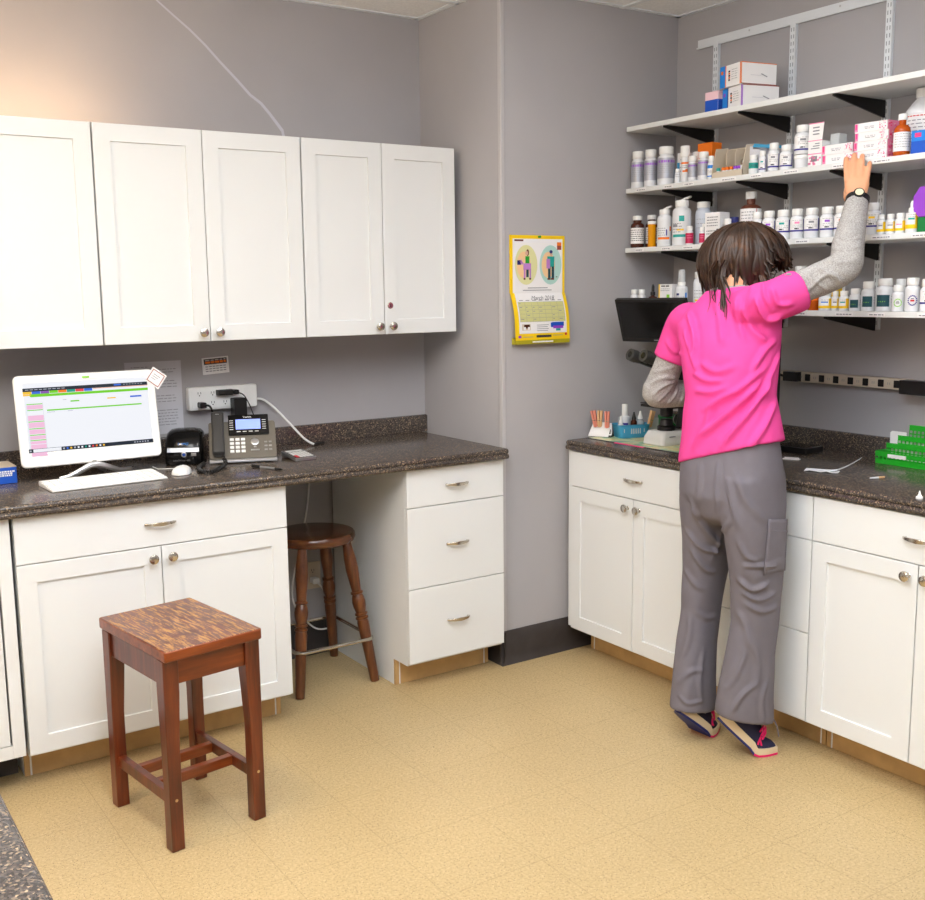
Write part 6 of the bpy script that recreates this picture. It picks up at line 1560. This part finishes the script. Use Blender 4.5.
# ---- sneakers
def sneaker(toe, yaw, pitch, side):
    d_ = V((math.cos(math.radians(yaw)), math.sin(math.radians(yaw)), 0)); l_ = V((-d_.y, d_.x, 0)); pr_ = math.radians(pitch)
    bx = -.070                                            # ball of the foot behind the toe tip
    def T(x, y, z):
        # foot coordinates: x from the toe tip backwards is negative, z above the sole
        if x >= bx: X, Z = x, z
        else:
            s_ = -(x - bx); a = pr_ * min(1, s_ / .03) if s_ < .03 else pr_
            X = bx - s_ * math.cos(a) + z * math.sin(a); Z = s_ * math.sin(a) + z * math.cos(a)
        return V(toe) + d_ * X + l_ * y + V((0, 0, Z + .0006))
    def w_at(u):                                         # half width along the length, u 0 toe to 1 heel
        return .0455 * (math.sin(PI * min(1, .12 + u * .9)) ** .45) * (1 - .22 * max(0, u - .35)) * (.62 + .38 * min(1, u / .16) if u < .16 else 1)
    def sec(u, z0, z1, k=1.0, k2=1.0, arch=0.0):
        x = -.245 * u; w_ = w_at(u); pts = []
        off = side * .006 * math.sin(PI * u)
        for t_ in range(20):
            a = 2 * PI * t_ / 20; c, s_ = math.cos(a), math.sin(a)
            zz = z0 if s_ < 0 else z0 + (z1 - z0) * abs(s_) ** .75
            kk = k if s_ < .3 else k2
            pts.append(tuple(T(x, off + w_ * c * kk, zz)))
        return pts
    us_ = [0, .02, .06, .12, .2, .28, .36, .46, .56, .66, .76, .86, .94, .985, 1]
    hts = [.020, .030, .040, .047, .052, .058, .068, .080, .088, .090, .088, .088, .088, .080, .06]
    up = build('sneaker', MB().loft([sec(u, .012, h, .96, .96) for u, h in zip(us_, hts)]), 'sneaker_navy', person)
    build('midsole', MB().loft([[tuple(T(-.245 * u, side * .006 * math.sin(PI * u) + (w_at(u) + .003) * a, z)) for a, z in ((-1, .006), (1, .006), (1.02, .016), (1, .026 + .008 * u), (-1, .026 + .008 * u), (-1.02, .016))] for u in us_]), 'sneaker_cream', up)
    build('outsole', MB().mi(0).loft([[tuple(T(-.245 * u, side * .006 * math.sin(PI * u) + (w_at(u) + .0035) * a, z)) for a, z in ((-1, 0), (1, 0), (1, .0075), (-1, .0075))] for u in us_[:7]]).mi(1).loft([[tuple(T(-.245 * u, side * .006 * math.sin(PI * u) + (w_at(u) + .0035) * a, z)) for a, z in ((-1, 0), (1, 0), (1, .0075), (-1, .0075))] for u in us_[6:]]), ['lace_pink', 'navy'], up)
    m = MB()
    for k in range(5):
        u = .24 + .055 * k; h = .056 + .006 * k + .006; off = side * .006 * math.sin(PI * u)
        for s_ in (-1, 1): m.tube([T(-.245 * u, off - s_ * .040, h - .024), T(-.245 * (u + .008), off - s_ * .028, h - .006), T(-.245 * (u + .016), off - s_ * .010, h + .004), T(-.245 * (u + .032), off + s_ * .012, h + .007), T(-.245 * (u + .045), off + s_ * .030, h - .003), T(-.245 * (u + .05), off + s_ * .041, h - .020)], .0032, 6)
    build('laces', m, 'lace_pink', up)
    build('tongue', MB().loft([[tuple(T(-.245 * u, a, h + b)) for a, b in ((-.020, -.006), (.020, -.006), (.018, .003), (-.018, .003))] for u, h in ((.26, .056), (.36, .067), (.48, .084), (.52, .092))]), 'sneaker_cream', up)
    return up
sneaker((2.500, -1.776, 0), -33, 43, 1)
sneaker((2.480, -1.527, 0), 2, 40, -1)
# ---- wrist watch
wn = (WRR - ELR).normalized(); wc = WRR + wn * .016; side_ = wn.cross(V((0, 0, 1))).normalized(); oth = wn.cross(side_).normalized()
ring_ = [wc + side_ * .034 * math.cos(2 * PI * k / 28) + oth * .032 * math.sin(2 * PI * k / 28) for k in range(28)]
m = MB(); n = 28; P_w = []
for p in ring_:
    r_ = (p - wc).normalized(); P_w += [tuple(p - wn * .010), tuple(p + wn * .010), tuple(p + r_ * .0035 + wn * .009), tuple(p + r_ * .0035 - wn * .009)]
m.add(P_w, [(4 * i + j, 4 * i + (j + 1) % 4, 4 * ((i + 1) % n) + (j + 1) % 4, 4 * ((i + 1) % n) + j) for i in range(n) for j in range(4)])
wt = build('wrist_watch', m, 'black_plastic', person)
face_d = (CAMP - wc); face_d = (face_d - wn * face_d.dot(wn)).normalized(); fc = wc + face_d * .0365
fx = wn.cross(face_d).normalized()
def disc(c, r_, h, ax): 
    a = ax.orthogonal().normalized(); return MB().tube([c, c + ax * h], r_, 24)
build('watch_case', disc(fc, .0165, .006, face_d), 'black_plastic', wt)
mat('watch_dial', (236, 226, 190), .25)
build('watch_dial', disc(fc + face_d * .0061, .0125, .0008, face_d), 'watch_dial', wt)
# ------------------------------------------------------------------ lights
def troffer(x, y, w=.6, l=1.2, power=60, col=(.95, .98, 1), label=''):
    t = thing('ceiling_light', label, 'ceiling light', (x, y, ZC), 0, 'recessed ceiling lights')
    fr = MB().box(-w / 2, w / 2, -l / 2, l / 2, -.012, -.0065)
    build('frame', fr, 'white_metal', t)
    build('diffuser', MB().box(-w / 2 + .02, w / 2 - .02, -l / 2 + .02, l / 2 - .02, -.0145, -.0125), 'light_diffuser', t)
    L = bpy.data.lights.new('tube_light', 'AREA'); L.shape = 'RECTANGLE'; L.size = w - .06; L.size_y = l - .06; L.energy = power; L.color = col
    o = bpy.data.objects.new('tube_light', L); COL.objects.link(o); o.location = (x, y, ZC - .018)
    return t
mat('light_diffuser', (250, 250, 250), .6, emit=(255, 250, 240), estr=2.0)
for i, (x, y) in enumerate([(.5, -2.0), (1.9, -2.1), (.2, -4.2), (1.9, -4.3), (-1.3, -3.0)]):
    troffer(x, y, power=15, label='white recessed ceiling light panel, one of the fittings overhead')
# unseen warm fill added along the cabinet tops to make the wall glow
L = bpy.data.lights.new('cabinet_fill', 'AREA'); L.shape = 'RECTANGLE'; L.size = 1.3; L.size_y = .05; L.energy = 4.0; L.color = (1, .62, .30)
o = bpy.data.objects.new('cabinet_fill', L); COL.objects.link(o); o.location = (.25, -.24, 2.115); o.rotation_euler = (math.radians(125), 0, 0)

# out-of-frame uplight added to brighten the ceiling, standing in for bounced flash
L = bpy.data.lights.new('bounce_fill', 'AREA'); L.shape = 'RECTANGLE'; L.size = 1.2; L.size_y = 1.2; L.energy = 108; L.color = (.80, .89, 1)
o = bpy.data.objects.new('bounce_fill', L); COL.objects.link(o); o.location = (.4, -3.0, 2.02); o.rotation_euler = (math.radians(180), 0, 0)
# unseen warm fill added at the far left to light the pier's side
L = bpy.data.lights.new('side_fill', 'AREA'); L.shape = 'DISK'; L.size = .7; L.energy = 34; L.color = (1, .78, .54)
o = bpy.data.objects.new('side_fill', L); COL.objects.link(o); o.location = (-1.9, -1.9, 2.2); o.rotation_euler = (V((2.25, -.45, 1.1)) - V((-1.9, -1.9, 2.2))).to_track_quat('-Z', 'Y').to_euler()
# warm recessed downlight near the left wall cabinets
t = thing('downlight', 'round recessed warm downlight in the ceiling in front of the wall cabinets', 'ceiling light', (.15, -1.15, ZC))
build('trim_ring', MB().lathe([(.085, -.012), (.085, -.007), (.062, -.007), (.062, -.012)], seg=32, cap=False), 'white_metal', t)
L = bpy.data.lights.new('downlight_bulb', 'SPOT'); L.energy = 30; L.color = (1, .80, .56); L.spot_size = math.radians(160); L.spot_blend = .9; L.shadow_soft_size = .06
o = bpy.data.objects.new('downlight_bulb', L); COL.objects.link(o); o.location = (.15, -1.15, ZC - .03)
w = bpy.data.worlds.new('World'); SC.world = w; w.use_nodes = True
w.node_tree.nodes['Background'].inputs[0].default_value = (.8, .85, .95, 1); w.node_tree.nodes['Background'].inputs[1].default_value = .3

# ------------------------------------------------------------------ camera
cam = bpy.data.cameras.new('Camera'); co = bpy.data.objects.new('Camera', cam); COL.objects.link(co)
cam.sensor_fit = 'HORIZONTAL'; cam.sensor_width = 36; cam.lens = 36 * 1054.85 / 925
cam.shift_x = (462.5 - 453.9) / 925; cam.shift_y = -(450 - 447.0) / 925
cam.clip_start = .02
R_ = V((0.83463746, -0.55065951, -0.01242631)); U_ = V((0.092213, 0.11745451, 0.98878774)); F_ = V((0.54302585, 0.82642516, -0.1488099))
M = Matrix((R_, U_, -F_)).transposed().to_4x4(); M.translation = V((-.2087, -3.9703, 1.5401))
co.matrix_world = M
SC.camera = co
vs = SC.view_settings; vs.view_transform = 'Standard'; vs.look = 'None'; vs.gamma = 1; vs.exposure = -0.17; vs.use_curve_mapping = False
